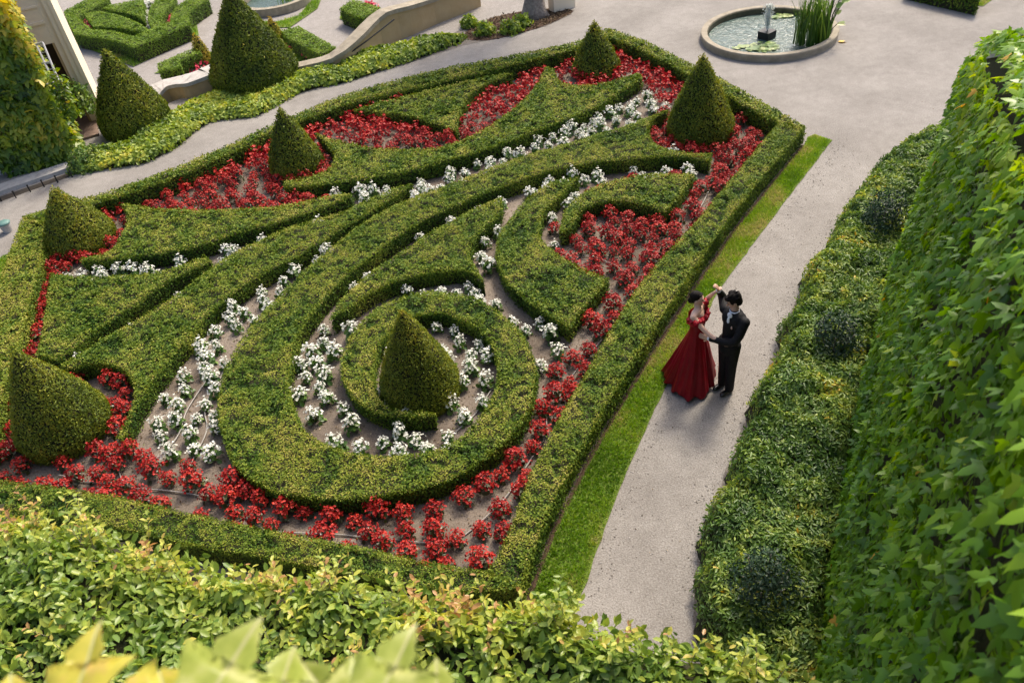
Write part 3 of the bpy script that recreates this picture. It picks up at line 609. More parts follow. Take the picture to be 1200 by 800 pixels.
# creeper wall on the right
WB_, WT_ = np.array(WB), np.array(WT)
def wall_pt(Y, v, off=0.0):
    bx = np.interp(Y, WB_[:, 1], WB_[:, 0]); tx = np.interp(Y, WT_[:, 1], WT_[:, 0]); tz = np.interp(Y, WT_[:, 1], WT_[:, 2])
    return np.stack([bx + (tx - bx) * v * tz / 6.0 - off * .84, Y + off * .54, tz * v], -1)
Ys = np.linspace(-1.45, 14.85, 80)
rt_ = np.array([.84, -.54, 0]) * .5
Vw = np.concatenate([wall_pt(Ys, 0) - [0, 0, .3], wall_pt(Ys, 1), wall_pt(Ys, 1) + rt_, wall_pt(Ys, 0) * [1, 1, 0] + rt_ - [0, 0, .3]]); n = len(Ys)
Fw = [(r * n + i, r * n + i + 1, (r + 1) * n + i + 1, (r + 1) * n + i) for r in range(3) for i in range(n - 1)] + [(0, n, 2 * n, 3 * n), (n - 1, 4 * n - 1, 3 * n - 1, 2 * n - 1)]
wall = link('terrace_wall', mesh_py('terrace_wall', Vw, Fw), MAT['box_core']); tag(wall, 'tall raking terrace wall at the right, hidden under creeper', 'wall')
cp = np.array([wall_pt(np.array([y]), 1)[0] for y in np.linspace(-1.4, 14.8, 34)])
for i in range(len(cp) - 1):                       # coping slabs
    a, b = cp[i], cp[i + 1]; g = (b - a) * .012; a, b = a + g, b - g; s1 = np.array([-.84, .54, 0]) * .02; s2 = np.array([.84, -.54, 0]) * .56; u_ = np.array([0, 0, .09])
    V = [a + s1, b + s1, b + s2, a + s2, a + s1 + u_, b + s1 + u_, b + s2 + u_, a + s2 + u_]
    link('coping_slab', mesh_py('coping_slab', V, [(0, 3, 2, 1), (4, 5, 6, 7), (0, 1, 5, 4), (1, 2, 6, 5), (2, 3, 7, 6), (3, 0, 4, 7)]), MAT['greystone'], wall)

def split_leaves(root, name, tpl, P, fr, S, tint, mat, nparts, width=1.0, levels=6):
    # the leaves that show largest become parts of their own, the rest one joined part
    px = prj(P); vis = (px[:, 0] > 5) & (px[:, 0] < 1195) & (px[:, 1] > 5) & (px[:, 1] < 795) & (px[:, 2] > .3)
    score = np.where(vis, S / np.maximum(px[:, 2], .1), 0) * (.6 + .4 * np.abs((fr[2] * norm(np.array([0, 0, HC]) - P)).sum(1)))
    pick = np.argsort(-score)[:nparts]; rest = np.ones(len(P), bool); rest[pick] = False
    a, b, n = fr; T, TF = tpl; Ts = T * np.array([1, width, 1]); lib = []
    for k in range(levels):
        me = mesh_np(name, Ts, TF, np.full(len(TF), (k + .5) / levels)); me.materials.append(MAT[mat]); lib.append(me)
    for i in pick:
        o = link(name, lib[int(np.clip(tint[i], 0, .999) * levels)], None, root)
        s = S[i]; o.matrix_world = Matrix(((a[i][0] * s, b[i][0] * s, n[i][0] * s, P[i][0]), (a[i][1] * s, b[i][1] * s, n[i][1] * s, P[i][1]), (a[i][2] * s, b[i][2] * s, n[i][2] * s, P[i][2]), (0, 0, 0, 1)))
    me = leaf_mesh('foliage', tpl, P[rest], tuple(x[rest] for x in fr), S[rest], tint[rest], width)
    tag(link('foliage', me, MAT[mat], root), kind='stuff')

m = 34000; Y = .2 + 14.6 * RNG.random(m); v = RNG.random(m); tz = np.interp(Y, WT_[:, 1], WT_[:, 2]); keepm = RNG.random(m) < tz / 6.1
Y, v = Y[keepm], v[keepm]; m = len(Y)
P = wall_pt(Y, v, 0); bul = .05 + .16 * vnoise(P, 1.1, 51) + .08 * vnoise(P, 3, 52) + .07 * RNG.random(m)
Nw = np.array([-.84, .54, 0]); P = P + Nw * bul[:, None]
N = np.tile(Nw + np.array([0, 0, .55]), (m, 1)); ax = np.array([-.35, .1, -1.0])
tint = .47 + (vnoise(P, .8, 53) - .5) * .5 + (vnoise(P, 3, 54) - .5) * .3 + RNG.normal(size=m) * .12 + np.where(RNG.random(m) < .003, .6, 0)
tint += .15 * np.clip((v - .9) * 10, 0, 1)
# leaves spilling over the top
mt = 4600; Yt = -1.4 + 16.2 * RNG.random(mt); Pt = wall_pt(Yt, np.ones(mt)) + np.array([.84, -.54, 0]) * (RNG.random(mt)[:, None] * .62 - .12) + np.array([0, 0, .10]) + np.array([0, 0, .14]) * RNG.random((mt, 1))
kp = ~((Yt > 4.5) & (Yt < 5.2) & (((Pt - wall_pt(Yt, np.ones(mt))) @ np.array([.84, -.54, 0])) > .2)); Pt = Pt[kp]; mt = len(Pt)
Nt = np.tile((-.3, .2, .9), (mt, 1)); tt_ = .62 + (vnoise(Pt, 2, 55) - .5) * .5 + RNG.normal(size=mt) * .14
iv = link('creeper', None); iv.empty_display_size = .1
tag(iv, 'dense green creeper covering the tall wall at the right', 'creeper')
fr1 = frames(N, .48, ax, .5); fr2 = frames(Nt, .4, np.array([-.84, .54, -.4]), .5)
split_leaves(iv, 'leaf', IVY, np.r_[P, Pt], tuple(np.r_[x, y] for x, y in zip(fr1, fr2)), np.r_[.062 + .065 * RNG.random(m) ** 1.5, .07 + .05 * RNG.random(mt)], np.r_[tint, tt_], 'ivy', 300)

# foreground hedge on its raised bed
fb = np.array([(-6.4, 5.75), (-4.75, 5.05), (-3.9, 4.70), (-3.3, 4.38), (-2.27, 4.0), (-1.3, 3.70), (-.26, 3.34), (.4, 3.08), (.88, 2.84), (1.66, 2.50)])
fp = np.r_[fb, [(1.8, 1.9), (1.0, 1.3), (-.5, 1.6), (-3, 2.4), (-6.5, 3.2)]]
ret = np.array([(x, y - .35) for x, y in fb] + [(1.5, 1.5), (-6.5, 1.5)])
rw = struct('raised_bed', ret, 3.0, MAT['soil'], 3.05)
fh = empty('leafy_hedge', (-2, 3.6, 3.0)); tag(fh, 'loose yellow-green leafy hedge across the bottom of the photo', 'hedge')
fpl = smooth_loop([tuple(p) for p in fp], .15)
def h_f(Q, ed): return 3.20 + .38 * np.clip(ed / .35, 0, 1) ** .6 + .22 * (vnoise(Q, 1.5, 61) - .4) + .16 * (vnoise(Q, 4.5, 62) - .5)
gx, gy = np.meshgrid(np.arange(-6.6, 1.9, .14), np.arange(1.2, 5.9, .14)); G = np.c_[gx.ravel(), gy.ravel()]; ins = inside(fpl, G)
z = np.where(ins, h_f(G, edge_dist(fpl, G)) - .16, 2.9); idx = np.arange(G.shape[0]).reshape(gx.shape)
q = np.stack([idx[:-1, :-1], idx[:-1, 1:], idx[1:, 1:], idx[1:, :-1]], -1).reshape(-1, 4); q = q[ins[q].any(1)]
o = link('twigs', mesh_np('twigs', np.c_[G, z] - np.array([-2, 3.6, 3.0]), q, smooth=True), MAT['box_core'], fh)
Q = sample_in(fpl, 27000); ed = edge_dist(fpl, Q); h = h_f(Q, ed); e = .06
gxn = (h_f(Q + [e, 0], edge_dist(fpl, Q + [e, 0])) - h) / e; gyn = (h_f(Q + [0, e], edge_dist(fpl, Q + [0, e])) - h) / e
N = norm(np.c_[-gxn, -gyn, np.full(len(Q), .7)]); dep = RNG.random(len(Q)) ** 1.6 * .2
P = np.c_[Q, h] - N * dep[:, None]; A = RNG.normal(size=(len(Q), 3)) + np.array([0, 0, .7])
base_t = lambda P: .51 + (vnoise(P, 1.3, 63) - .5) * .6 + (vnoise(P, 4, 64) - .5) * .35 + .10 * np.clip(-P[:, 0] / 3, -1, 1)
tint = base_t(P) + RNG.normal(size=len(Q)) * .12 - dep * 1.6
S = .066 + .044 * RNG.random(len(Q)); PA, AA, SA, TA = [P], [A], [S], [tint]; NA = [norm(N + .55 * RNG.normal(size=N.shape))]
# upright sprigs along and behind the crest
stems = []
for k in range(420):
    if k < 90: b = fb[0] + 0; t = RNG.random() * (len(fb) - 1); i = int(t); b = fb[i] + (fb[min(i + 1, len(fb) - 1)] - fb[i]) * (t - i) - np.array([0, .12 + .15 * RNG.random()])
    else: b = sample_in(fpl, 3)[0] if True else None
    z0 = float(h_f(b[None], edge_dist(fpl, b[None]))[0]) - .05; ln = (.18 + .34 * RNG.random() ** 1.5) if k < 90 else (.12 + .18 * RNG.random()); d = norm(np.array([RNG.normal() * .28, RNG.normal() * .28 + .1, 1.0]))
    pts = [np.r_[b, z0] + d * ln * s + np.array([0, 0, -.04 * s * s]) for s in np.linspace(0, 1, 5)]; stems.append(tube_v(pts, np.linspace(.004, .0015, 5), 4))
    nl = int(ln / .027); s = np.linspace(.15, 1, nl); pp = np.r_[b, z0] + d * (ln * s)[:, None]; th = np.arange(nl) * 2.4 + RNG.random() * 6
    out = np.c_[np.cos(th), np.sin(th), np.full(nl, .55)]
    PA.append(pp); AA.append(out); NA.append(norm(np.cross(np.cross(out, d), out) + .35 * RNG.normal(size=(nl, 3)))); SA.append((.090 - .040 * s) * (.8 + .4 * RNG.random(nl)))
    TA.append(base_t(pp) + .12 + .12 * s + RNG.normal(size=nl) * .1)
v, f = merge(stems); tag(link('sprigs', mesh_py('sprigs', np.array(v) - np.array([-2, 3.6, 3.0]), f), MAT['bark'], fh), kind='stuff')
P = np.concatenate(PA); A = np.concatenate(AA); N = np.concatenate(NA); S = np.concatenate(SA); tint = np.concatenate(TA)
A = norm(A - (A * N).sum(1, keepdims=True) * N)
bpy.context.view_layer.update()
fh.location = (0, 0, 0); o.location = (-2, 3.6, 3.0); bpy.data.objects['sprigs'].location = (-2, 3.6, 3.0)
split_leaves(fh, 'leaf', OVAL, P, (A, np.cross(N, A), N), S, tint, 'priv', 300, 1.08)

# ------------------------------------------------------------------ creeper leaves close to the lens
_up = np.array([-_r[1], -_f[1], _d[1]]); _bk = np.array([-_r[2], -_f[2], _d[2]]); _rg = np.array([_r[0], _f[0], -_d[0]])
def ray_pt(px, py, depth):
    r = np.array([px - 600, py - 400, F]) / F * depth
    return np.array([r @ _r, r @ _f, HC - r @ _d])
def big_leaf(seed):
    rg = random.Random(seed); half = [(-.02, 0), (-.10, .12), (-.06, .24), (.06, .36), (.16, .40), (.30, .50), (.50, .60), (.44, .42), (.40, .24), (.52, .22), (.60, .27), (.70, .17), (.78, .16), (.88, .07), (1.0, 0)]
    half = [(x + rg.uniform(-.02, .02), y * rg.uniform(.92, 1.08)) for x, y in half]
    V, Fc = [], []; nseg = 5; n = len(half)
    for s in (1, -1):
        o = len(V)
        for x, y in half:
            mx = max(0.0, x * .95)
            for k in range(nseg + 1):
                t = k / nseg; X = mx * (1 - t) + x * t; Y = y * t
                V.append((X, s * Y, -.16 * X * X + .10 * math.sin(abs(Y) * 5) - .22 * Y * Y + .015 * math.sin(9 * X + 7 * Y)))
        for i in range(n - 1):
            for k in range(nseg):
                q = (o + i * (nseg + 1) + k, o + (i + 1) * (nseg + 1) + k, o + (i + 1) * (nseg + 1) + k + 1, o + i * (nseg + 1) + k + 1)
                Fc.append(q if s < 0 else q[::-1])
    return V, Fc
def big_leaf_mat(name, c1, c2, c3):
    m, nt, p, out = base_mat(name); tc = nt.nodes.new('ShaderNodeTexCoord'); L = nt.links.new
    sx = nt.nodes.new('ShaderNodeSeparateXYZ'); L(tc.outputs['Object'], sx.inputs[0])
    ab = nt.nodes.new('ShaderNodeMath'); ab.operation = 'ABSOLUTE'; L(sx.outputs[1], ab.inputs[0])
    n = nt.nodes.new('ShaderNodeTexNoise'); n.inputs['Scale'].default_value = 3.5; n.inputs['Detail'].default_value = 5; L(tc.outputs['Object'], n.inputs['Vector'])
    r = ramp(nt, [(.3, c1), (.55, c2), (.75, c3)]); L(n.outputs[0], r.inputs[0])
    vr = ramp(nt, [(.012, (1, 1, 1, 1)), (.03, (0, 0, 0, 1))]); L(ab.outputs[0], vr.inputs[0])
    mx = nt.nodes.new('ShaderNodeMix'); mx.data_type = 'RGBA'; L(vr.outputs[0], mx.inputs[0]); L(r.outputs[0], mx.inputs[6]); mx.inputs[7].default_value = (.62, .62, .28, 1)
    L(mx.outputs[2], p.inputs['Base Color']); p.inputs['Roughness'].default_value = .35
    tr = nt.nodes.new('ShaderNodeBsdfTranslucent'); L(mx.outputs[2], tr.inputs[0]); ms = nt.nodes.new('ShaderNodeMixShader'); ms.inputs[0].default_value = .55
    L(p.outputs[0], ms.inputs[1]); L(tr.outputs[0], ms.inputs[2]); L(ms.outputs[0], out.inputs[0]); return m
BLM = [big_leaf_mat('large_leaf_green', (.34, .42, .06, 1), (.48, .54, .11, 1), (.66, .66, .26, 1)), big_leaf_mat('large_leaf_yellow', (.54, .52, .07, 1), (.70, .62, .09, 1), (.72, .50, .16, 1))]
bv = empty('creeper_branch', (0, 0, 0)); tag(bv, 'large blurred yellow-green creeper leaves at the bottom left, nearest the lens', 'creeper')
for k, (px, py, ln, rot, mi) in enumerate([(88, 818, 84, .05, 1), (152, 812, 60, -.95, 1), (205, 838, 66, .5, 1), (238, 822, 98, -.30, 0), (318, 830, 74, -.10, 0), (440, 822, 92, -.25, 0), (398, 826, 70, .65, 0), (512, 842, 70, .05, 0), (575, 828, 52, -1.0, 0), (15, 850, 70, .4, 1), (285, 852, 62, -.8, 0), (350, 848, 60, .2, 1)]):
    dp = 1.0 + .12 * random.random(); b = ray_pt(px, py + 8, dp); s = ln / F * dp * 1.22
    a = norm((_up * .62 - _bk * .55) * math.cos(rot) - _rg * math.sin(rot) + _bk * random.uniform(-.1, .15)); n_ = norm(_bk * .35 + np.array([0, 0, 1]) * .80 + np.array(SUN) * .3 + _rg * random.uniform(-.6, .6)); n_ = norm(n_ - (n_ @ a) * a); bb = np.cross(n_, a)
    v, f = big_leaf(k); o = link('leaf', mesh_py('leaf', v, f, True), BLM[mi], bv)
    o.matrix_world = Matrix(((a[0] * s, bb[0] * s, n_[0] * s, b[0]), (a[1] * s, bb[1] * s, n_[1] * s, b[1]), (a[2] * s, bb[2] * s, n_[2] * s, b[2]), (0, 0, 0, 1)))
    v, f = tube_v([b, b - _up * .05 - np.array([0, 0, .03]), b - _up * .10 - np.array([0, 0, .12])], .0022, 6); link('stem', mesh_py('stem', v, f), MAT['bark'], bv)

# ------------------------------------------------------------------ round pool
def lathe(prof, seg=64):
    a = np.linspace(0, 2 * np.pi, seg, endpoint=False); V = [(r * math.cos(t), r * math.sin(t), z) for r, z in prof for t in a]; n = len(prof)
    return V, [(i * seg + j, i * seg + (j + 1) % seg, (i + 1) * seg + (j + 1) % seg, (i + 1) * seg + j) for i in range(n - 1) for j in range(seg)]
def water_mat(name, col):
    m, nt, p, out = base_mat(name); tc = nt.nodes.new('ShaderNodeTexCoord')
    p.inputs['Base Color'].default_value = col; p.inputs['Roughness'].default_value = .06; p.inputs['IOR'].default_value = 1.33; p.inputs['Specular IOR Level'].default_value = .9
    n = nt.nodes.new('ShaderNodeTexNoise'); n.inputs['Scale'].default_value = 7; n.inputs['Detail'].default_value = 5; n.inputs['Roughness'].default_value = .65; n.inputs['Distortion'].default_value = .8
    nt.links.new(tc.outputs['Object'], n.inputs['Vector']); b = nt.nodes.new('ShaderNodeBump'); b.inputs['Strength'].default_value = .55; b.inputs['Distance'].default_value = .08
    nt.links.new(n.outputs[0], b.inputs['Height']); nt.links.new(b.outputs[0], p.inputs['Normal']); return m
MAT['water'] = water_mat('pool_water', (.06, .10, .085, 1))
MAT['spray'], _nt, _p, _o = base_mat('water_spray'); _p.inputs['Base Color'].default_value = (.75, .78, .72, 1); _p.inputs['Roughness'].default_value = .25; _p.inputs['Transmission Weight'].default_value = .1; _p.inputs['IOR'].default_value = 1.2
MAT['reed'] = leaf_mat('reed_leaves', [(0, (.03, .08, .012)), (.6, (.08, .17, .022)), (1, (.20, .30, .05))], .3, .4, .4)
MAT['pad'] = leaf_mat('lily_pads', [(0, (.06, .13, .02)), (.6, (.16, .26, .05)), (1, (.36, .40, .16))], .2, .35, .5)
pc = unp(901, 34, .2); pool = empty('round_pool', (pc[0], pc[1], 0)); tag(pool, 'round stone-rimmed garden pool with a small fountain, upper right', 'pool')
R0 = 1.76
v, f = lathe([(R0 + .0, -.05), (R0 + .0, .12), (R0 + .02, .13), (R0 + .02, .18), (R0 + .005, .20), (R0 - .13, .20), (R0 - .15, .185)], 72); link('rim', mesh_py('rim', v, f), MAT['stone'], pool)
v, f = lathe([(R0 - .15, .185), (R0 - .17, .16), (R0 - .17, -.25)], 72); link('basin_wall', mesh_py('basin_wall', v, f), MAT['wetstone'], pool)
wp = [((R0 - .18) * math.cos(t), (R0 - .18) * math.sin(t), .03) for t in np.linspace(0, 2 * np.pi, 73)[:-1]]; link('water', mesh_py('water', wp, [tuple(range(72))]), MAT['water'], pool)
bp = unp(899, 37, .2); fs = empty('fountain', (bp[0], bp[1], .02), .6); tag(fs, 'small black block fountain with a water jet in the round pool', 'fountain')
v, f = box_v(-.17, .17, -.17, .17, 0, .20); link('block', mesh_py('block', v, f), MAT['black'], fs)
jet = []
for k in range(9):
    a = random.uniform(0, 6.28); top = random.uniform(.45, .62); r1 = random.uniform(.01, .05); ts = np.linspace(0, 1, 14)
    jet.append(tube_v([(r1 * t * math.cos(a) + .012 * math.sin(9 * t + a), r1 * t * math.sin(a) + .012 * math.cos(8 * t + a), .20 + top * t) for t in ts], .004 + .005 * np.abs(np.sin(ts * 7 + a)), 5))
for k in range(1100):
    z = .22 + .66 * random.random() ** .7; r = abs(random.gauss(0, .07)) * (.30 + z); a = random.uniform(0, 6.28); q = np.array([r * math.cos(a), r * math.sin(a), z]); s = random.uniform(.006, .018)
    jet.append(([q + s * np.array(x) for x in ((1, 0, 0), (-.5, .8, 0), (-.5, -.8, 0), (0, 0, 2.2), (0, 0, -1.2))], [(0, 1, 3), (1, 2, 3), (2, 0, 3), (1, 0, 4), (2, 1, 4), (0, 2, 4)]))
v, f = merge(jet); tag(link('water_jet', mesh_py('water_jet', v, f, True), MAT['spray'], fs), kind='stuff')
def reed_clump(c, n, ln, spread, label, cat='reeds', name='reed_clump'):
    root = empty(name, (c[0], c[1], .06)); tag(root, label, cat)
    for k in range(n):
        a = random.uniform(0, 6.28); r = spread * math.sqrt(random.random()); L_ = ln * random.uniform(.55, 1.15); w_ = random.uniform(.012, .022); lean = random.uniform(.03, .35); ax = np.array([math.cos(a), math.sin(a), 0]); sd = np.array([-math.sin(a + 1), math.cos(a + 1), 0])
        ts = np.linspace(0, 1, 5); V = []
        for t in ts:
            p_ = np.array([r * math.cos(a * 1.7), r * math.sin(a * 1.7), 0]) + ax * lean * L_ * t * t + np.array([0, 0, L_ * t * (1 - .15 * lean * t)]); ww = w_ * (1 - t ** 3) + .001; V += [p_ - sd * ww, p_ + sd * ww]
        Fc = [(2 * i, 2 * i + 1, 2 * i + 3, 2 * i + 2) for i in range(4)]; me = mesh_np('blade', V, Fc, np.full(4, random.random())); link('blade', me, MAT['reed'], root)
reed_clump(unp(952, 50, .03), 150, 1.35, .42, 'tall green reeds growing in the round pool')
reed_clump(unp(936, 53, .03), 34, 1.25, .16, 'thin reeds left of the main reed clump in the pool')
def paddle_plant(c, n, label):
    root = empty('arrowhead_plant', (c[0], c[1], .05)); tag(root, label, 'water plant')
    T = np.array([(0, 0, 0), (.15, .28, .05), (.55, .30, .05), (1, 0, -.15), (.55, -.30, .05), (.15, -.28, .05)])
    for k in range(n):
        a = random.uniform(-1.2, 2.2); tip = np.array([math.cos(a) * random.uniform(.05, .42), math.sin(a) * random.uniform(.05, .35), random.uniform(.45, 1.25)])
        v, f = tube_v([(0, 0, 0), tip * [.3, .3, .6], tip], .007, 5); st = link('stalk', mesh_py('stalk', v, f), MAT['reed'], root)
        ax = norm(np.array([math.cos(a), math.sin(a), random.uniform(-.1, .8)])); n_ = norm(np.array([random.uniform(-.4, .4), -.5, .8])); n_ = norm(n_ - (n_ @ ax) * ax); b_ = np.cross(n_, ax); s = random.uniform(.16, .26)
        V = tip + s * (T[:, :1] * ax + T[:, 1:2] * b_ + T[:, 2:3] * n_); link('leaf', mesh_np('leaf', V, OVAL[1], np.full(2, random.uniform(.4, 1))), MAT['pad'], root)
paddle_plant(unp(968, 48, .1), 18, 'broad-leaved water plant behind the reeds at the pool edge')
def pads(c, n, rad, label):
    root = empty('lily_pads', (c[0], c[1], .034)); tag(root, label, 'water lily')
    for k in range(n):
        a = random.uniform(0, 6.28); r = rad * math.sqrt(random.random()); s = random.uniform(.06, .12); q0 = random.uniform(0, 6.28); zz_ = .004 + .03 * random.random()
        V = [(r * math.cos(a), r * .7 * math.sin(a), zz_)] + [(r * math.cos(a) + s * math.cos(q0 + t), r * .7 * math.sin(a) + s * math.sin(q0 + t), zz_ + .01 * math.sin(3 * t)) for t in np.linspace(.3, 6.0, 11)]
        me = mesh_np('pad', V, [(0, i, i + 1) for i in range(1, 11)], np.full(10, random.random())); link('pad', me, MAT['pad'], root)
pads(unp(893, 53, .1), 42, .42, 'pale lily pads at the near side of the pool'); pads(unp(918, 16, .1), 18, .3, 'lily pads at the far side of the pool behind the jet'); pads(unp(868, 53, .1), 8, .16, 'few yellowing lily pads near the left rim of the pool')
yl = leaf_mesh('fallen_leaf', OVAL, np.r_[unp(979, 50, 0), .33][None] * 0 + np.r_[unp(982, 49, .02), .02], frames(np.array([[0, 0, 1.]]), .1), np.array([.24]), np.array([.8]), 1.6)
MAT['yellow'] = leaf_mat('yellow_leaf', [(0, (.5, .32, .04)), (1, (.62, .40, .05))], .2, .5); tag(link('fallen_leaf', yl, MAT['yellow']), 'single yellow leaf lying beside the pool rim', 'leaf')

# ------------------------------------------------------------------ beyond the path: ground cover, parapets, tree
gc = smooth_loop(U([(97, 196), (125, 192), (165, 186), (203, 168), (245, 138), (300, 130), (352, 103), (400, 92), (470, 70), (527, 50), (545, 40), (500, 44), (440, 58), (400, 70), (355, 84), (300, 100), (245, 112), (205, 128), (172, 150), (150, 165), (110, 175)], .15), .25)
def h_gc(Q, ed): return np.clip(ed / .3, 0, 1) ** .5 * (.17 + .12 * vnoise(Q, 1.2, 71)) + .06 * vnoise(Q, 4, 72)
mound('ground_cover', gc, h_gc, 'yellow-green ground cover along the far side of the narrow path', 'ground cover', 'cover', 900, .095, OVAL, 1.3, .45, 2, tint0=.52)
def wall_strip(name, near_px, zs, zb, label, depth, copz, matw, matc, cat='wall'):
    near = np.array([np.r_[unp(x, y, z), z] for (x, y), z in zip(near_px, zs)]); T = norm(np.gradient(near[:, :2], axis=0)); back = np.c_[-T[:, 1], T[:, 0]] * depth
    if back[0][1] < 0: back = -back
    n = len(near); zbs = np.broadcast_to(zb, (n,)); root = empty(name, (near[0][0], near[0][1], float(zbs[0]))); tag(root, label, cat); o0 = np.array(root.location)
    def slab(pn, ov, z0, z1):
        A = near[:, :2] - norm(back) * ov; B = near[:, :2] + back + norm(back) * ov
        V = np.concatenate([np.c_[A, z0], np.c_[A, z1], np.c_[B, z1], np.c_[B, z0]]) - o0
        Fc = [(r * n + i, r * n + i + 1, ((r + 1) % 4) * n + i + 1, ((r + 1) % 4) * n + i) for r in range(4) for i in range(n - 1)] + [(0, n, 2 * n, 3 * n), (n - 1, 4 * n - 1, 3 * n - 1, 2 * n - 1)]
        bm = bmesh.new(); vs = [bm.verts.new(p) for p in V]; [bm.faces.new([vs[i] for i in q]) for q in Fc]; bmesh.ops.recalc_face_normals(bm, faces=bm.faces); me = bpy.data.meshes.new(pn); bm.to_mesh(me); bm.free(); return me
    link('wall', slab('wall', 0, zbs, near[:, 2] - copz), matw, root); link('coping', slab('coping', .05, near[:, 2] - copz + .002, near[:, 2]), matc, root)
    return root
sp_ = smooth_line([(345, 79), (388, 68), (415, 49), (434, 30), (452, 14), (478, 7), (507, -2), (560, -22)], 12); sz_ = np.interp(sp_[:, 0], [345, 388, 415, 452, 507, 560], [.30, .45, .65, .95, .80, .80])
wall_strip('stair_wall', sp_, sz_, np.interp(sp_[:, 0], [345, 420, 470], [-1.5, -.8, -.02]), 'ochre stair wall with a pale stone coping, behind the ground cover', .32, .12, MAT['ochre'], MAT['stone'])
wv = smooth_line([(181, 117), (187, 108), (195, 101), (206, 98), (218, 97), (230, 93), (243, 88), (262, 80)], 3); wz_ = np.interp(wv[:, 0], [181, 190, 200, 212, 222, 243, 262], [.16, .30, .42, .46, .44, .50, .5])
wall_strip('parapet_wall', wv, wz_, -1.5, 'low ochre parapet with a wavy grey stone coping between the two big cones', .62, .10, MAT['ochre'], MAT['greystone'])
hr = [np.r_[unp(*p, z), z] - np.array([.25 * 0, .3, 0]) for p, z in (((405, 62), .35), ((430, 44), .55), ((462, 19), .78))]
hr_root = empty('stair_handrail', tuple(hr[0])); tag(hr_root, 'thin dark handrail on the ochre stair wall', 'handrail'); v, f = tube_v(np.array(hr) - hr[0], .02, 6); link('rail', mesh_py('rail', v, f), MAT['black'], hr_root)
for q in (hr[0] + (hr[1] - hr[0]) * .3, hr[2] - (hr[2] - hr[1]) * .1): v, f = tube_v([q - hr[0], q - hr[0] + np.array([-.02, .30, -.05])], .014, 6); link('bracket', mesh_py('bracket', v, f), MAT['black'], hr_root)
# tree with its trunk in the mulch
tb = unp(627, 19, 0); tree = empty('tree', (tb[0], tb[1], 0)); tag(tree, 'grey-brown tree trunk in bark mulch at the top edge', 'tree')
def trunk_v(pts, rad, seg=20, rid=.10):
    V, Fc = tube_v(pts, rad, seg); V = np.array(V); c = np.repeat(np.array(pts), seg, 0); a = np.tile(np.arange(seg), len(pts)); d = V - c
    V = c + d * (1 + rid * np.sin(a * 2 * np.pi / seg * 5 + c[:, 2] * 1.3) + rid * .5 * RNG.normal(size=len(V)))[:, None]; return V, Fc
zt_ = np.linspace(-.05, 5.0, 22); v, f = trunk_v([(.05 * z, .04 * z, z) for z in zt_], .25 + .22 * np.exp(-np.clip(zt_, 0, 9) * 3.2) - .02 * zt_); tk = link('trunk', mesh_py('trunk', v, f, True), MAT['bark'], tree)
for k in range(6):
    a = k * 1.05; p0 = np.array([.2, .17, 3.9 + .18 * k]); v, f = tube_v([p0, p0 + np.array([math.cos(a), math.sin(a), .9]) * 1.0, p0 + np.array([math.cos(a) * 2.0, math.sin(a) * 2.0, 2.4])], [.10, .06, .02], 8); link('limb', mesh_py('limb', v, f, True), MAT['bark'], tk)
nl = 5200; cl_ = norm(RNG.normal(size=(60, 3))) * (RNG.random((60, 1)) ** .4) * [2.4, 2.4, 1.5] + [.25, .2, 6.6]; i = RNG.integers(0, 60, nl); P = cl_[i] + RNG.normal(size=(nl, 3)) * .3
tag(link('crown', leaf_mesh('crown', OVAL, P, frames(np.tile((0, 0, 1.), (nl, 1)), .8), .10 + .06 * RNG.random(nl), .4 + .2 * RNG.normal(size=nl), 1.4), MAT['shrub'], tree), kind='stuff')
for k, (x, y, lab) in enumerate([(549, 27, 'small bright green plant at the left end of the mulch'), (568, 36, 'low green plant in the middle of the mulch bed'), (600, 33, 'leafy bright green plant left of the tree trunk'), (612, 27, 'small bright plant touching the tree trunk base')]):
    blob_shrub(unp(x, y, .1), .0, .30 + .1 * (k == 2), .32, lab, 'cover', 420, .13, 'small plants in the mulch bed', 'plant', 'small_plant')
gp_ = unp(660, 10, 0); v, f = merge([box_v(-.42, .34, -.18, .18, -.02, .50)]); gpo = empty('gate_pier', (gp_[0], gp_[1], 0), .4); tag(gpo, 'small cream stone pier right of the tree trunk', 'pier'); link('shaft', mesh_py('shaft', v, f), MAT['cream'], gpo); v, f = box_v(-.48, .40, -.24, .24, .502, .60); link('cap', mesh_py('cap', v, f), MAT['greystone'], gpo)
struct('stair_landing', np.array(U([(478, 42), (500, 33), (560, 2), (640, -8), (632, 10), (600, 16), (560, 27), (530, 40)])), .010, MAT['gravel2'])

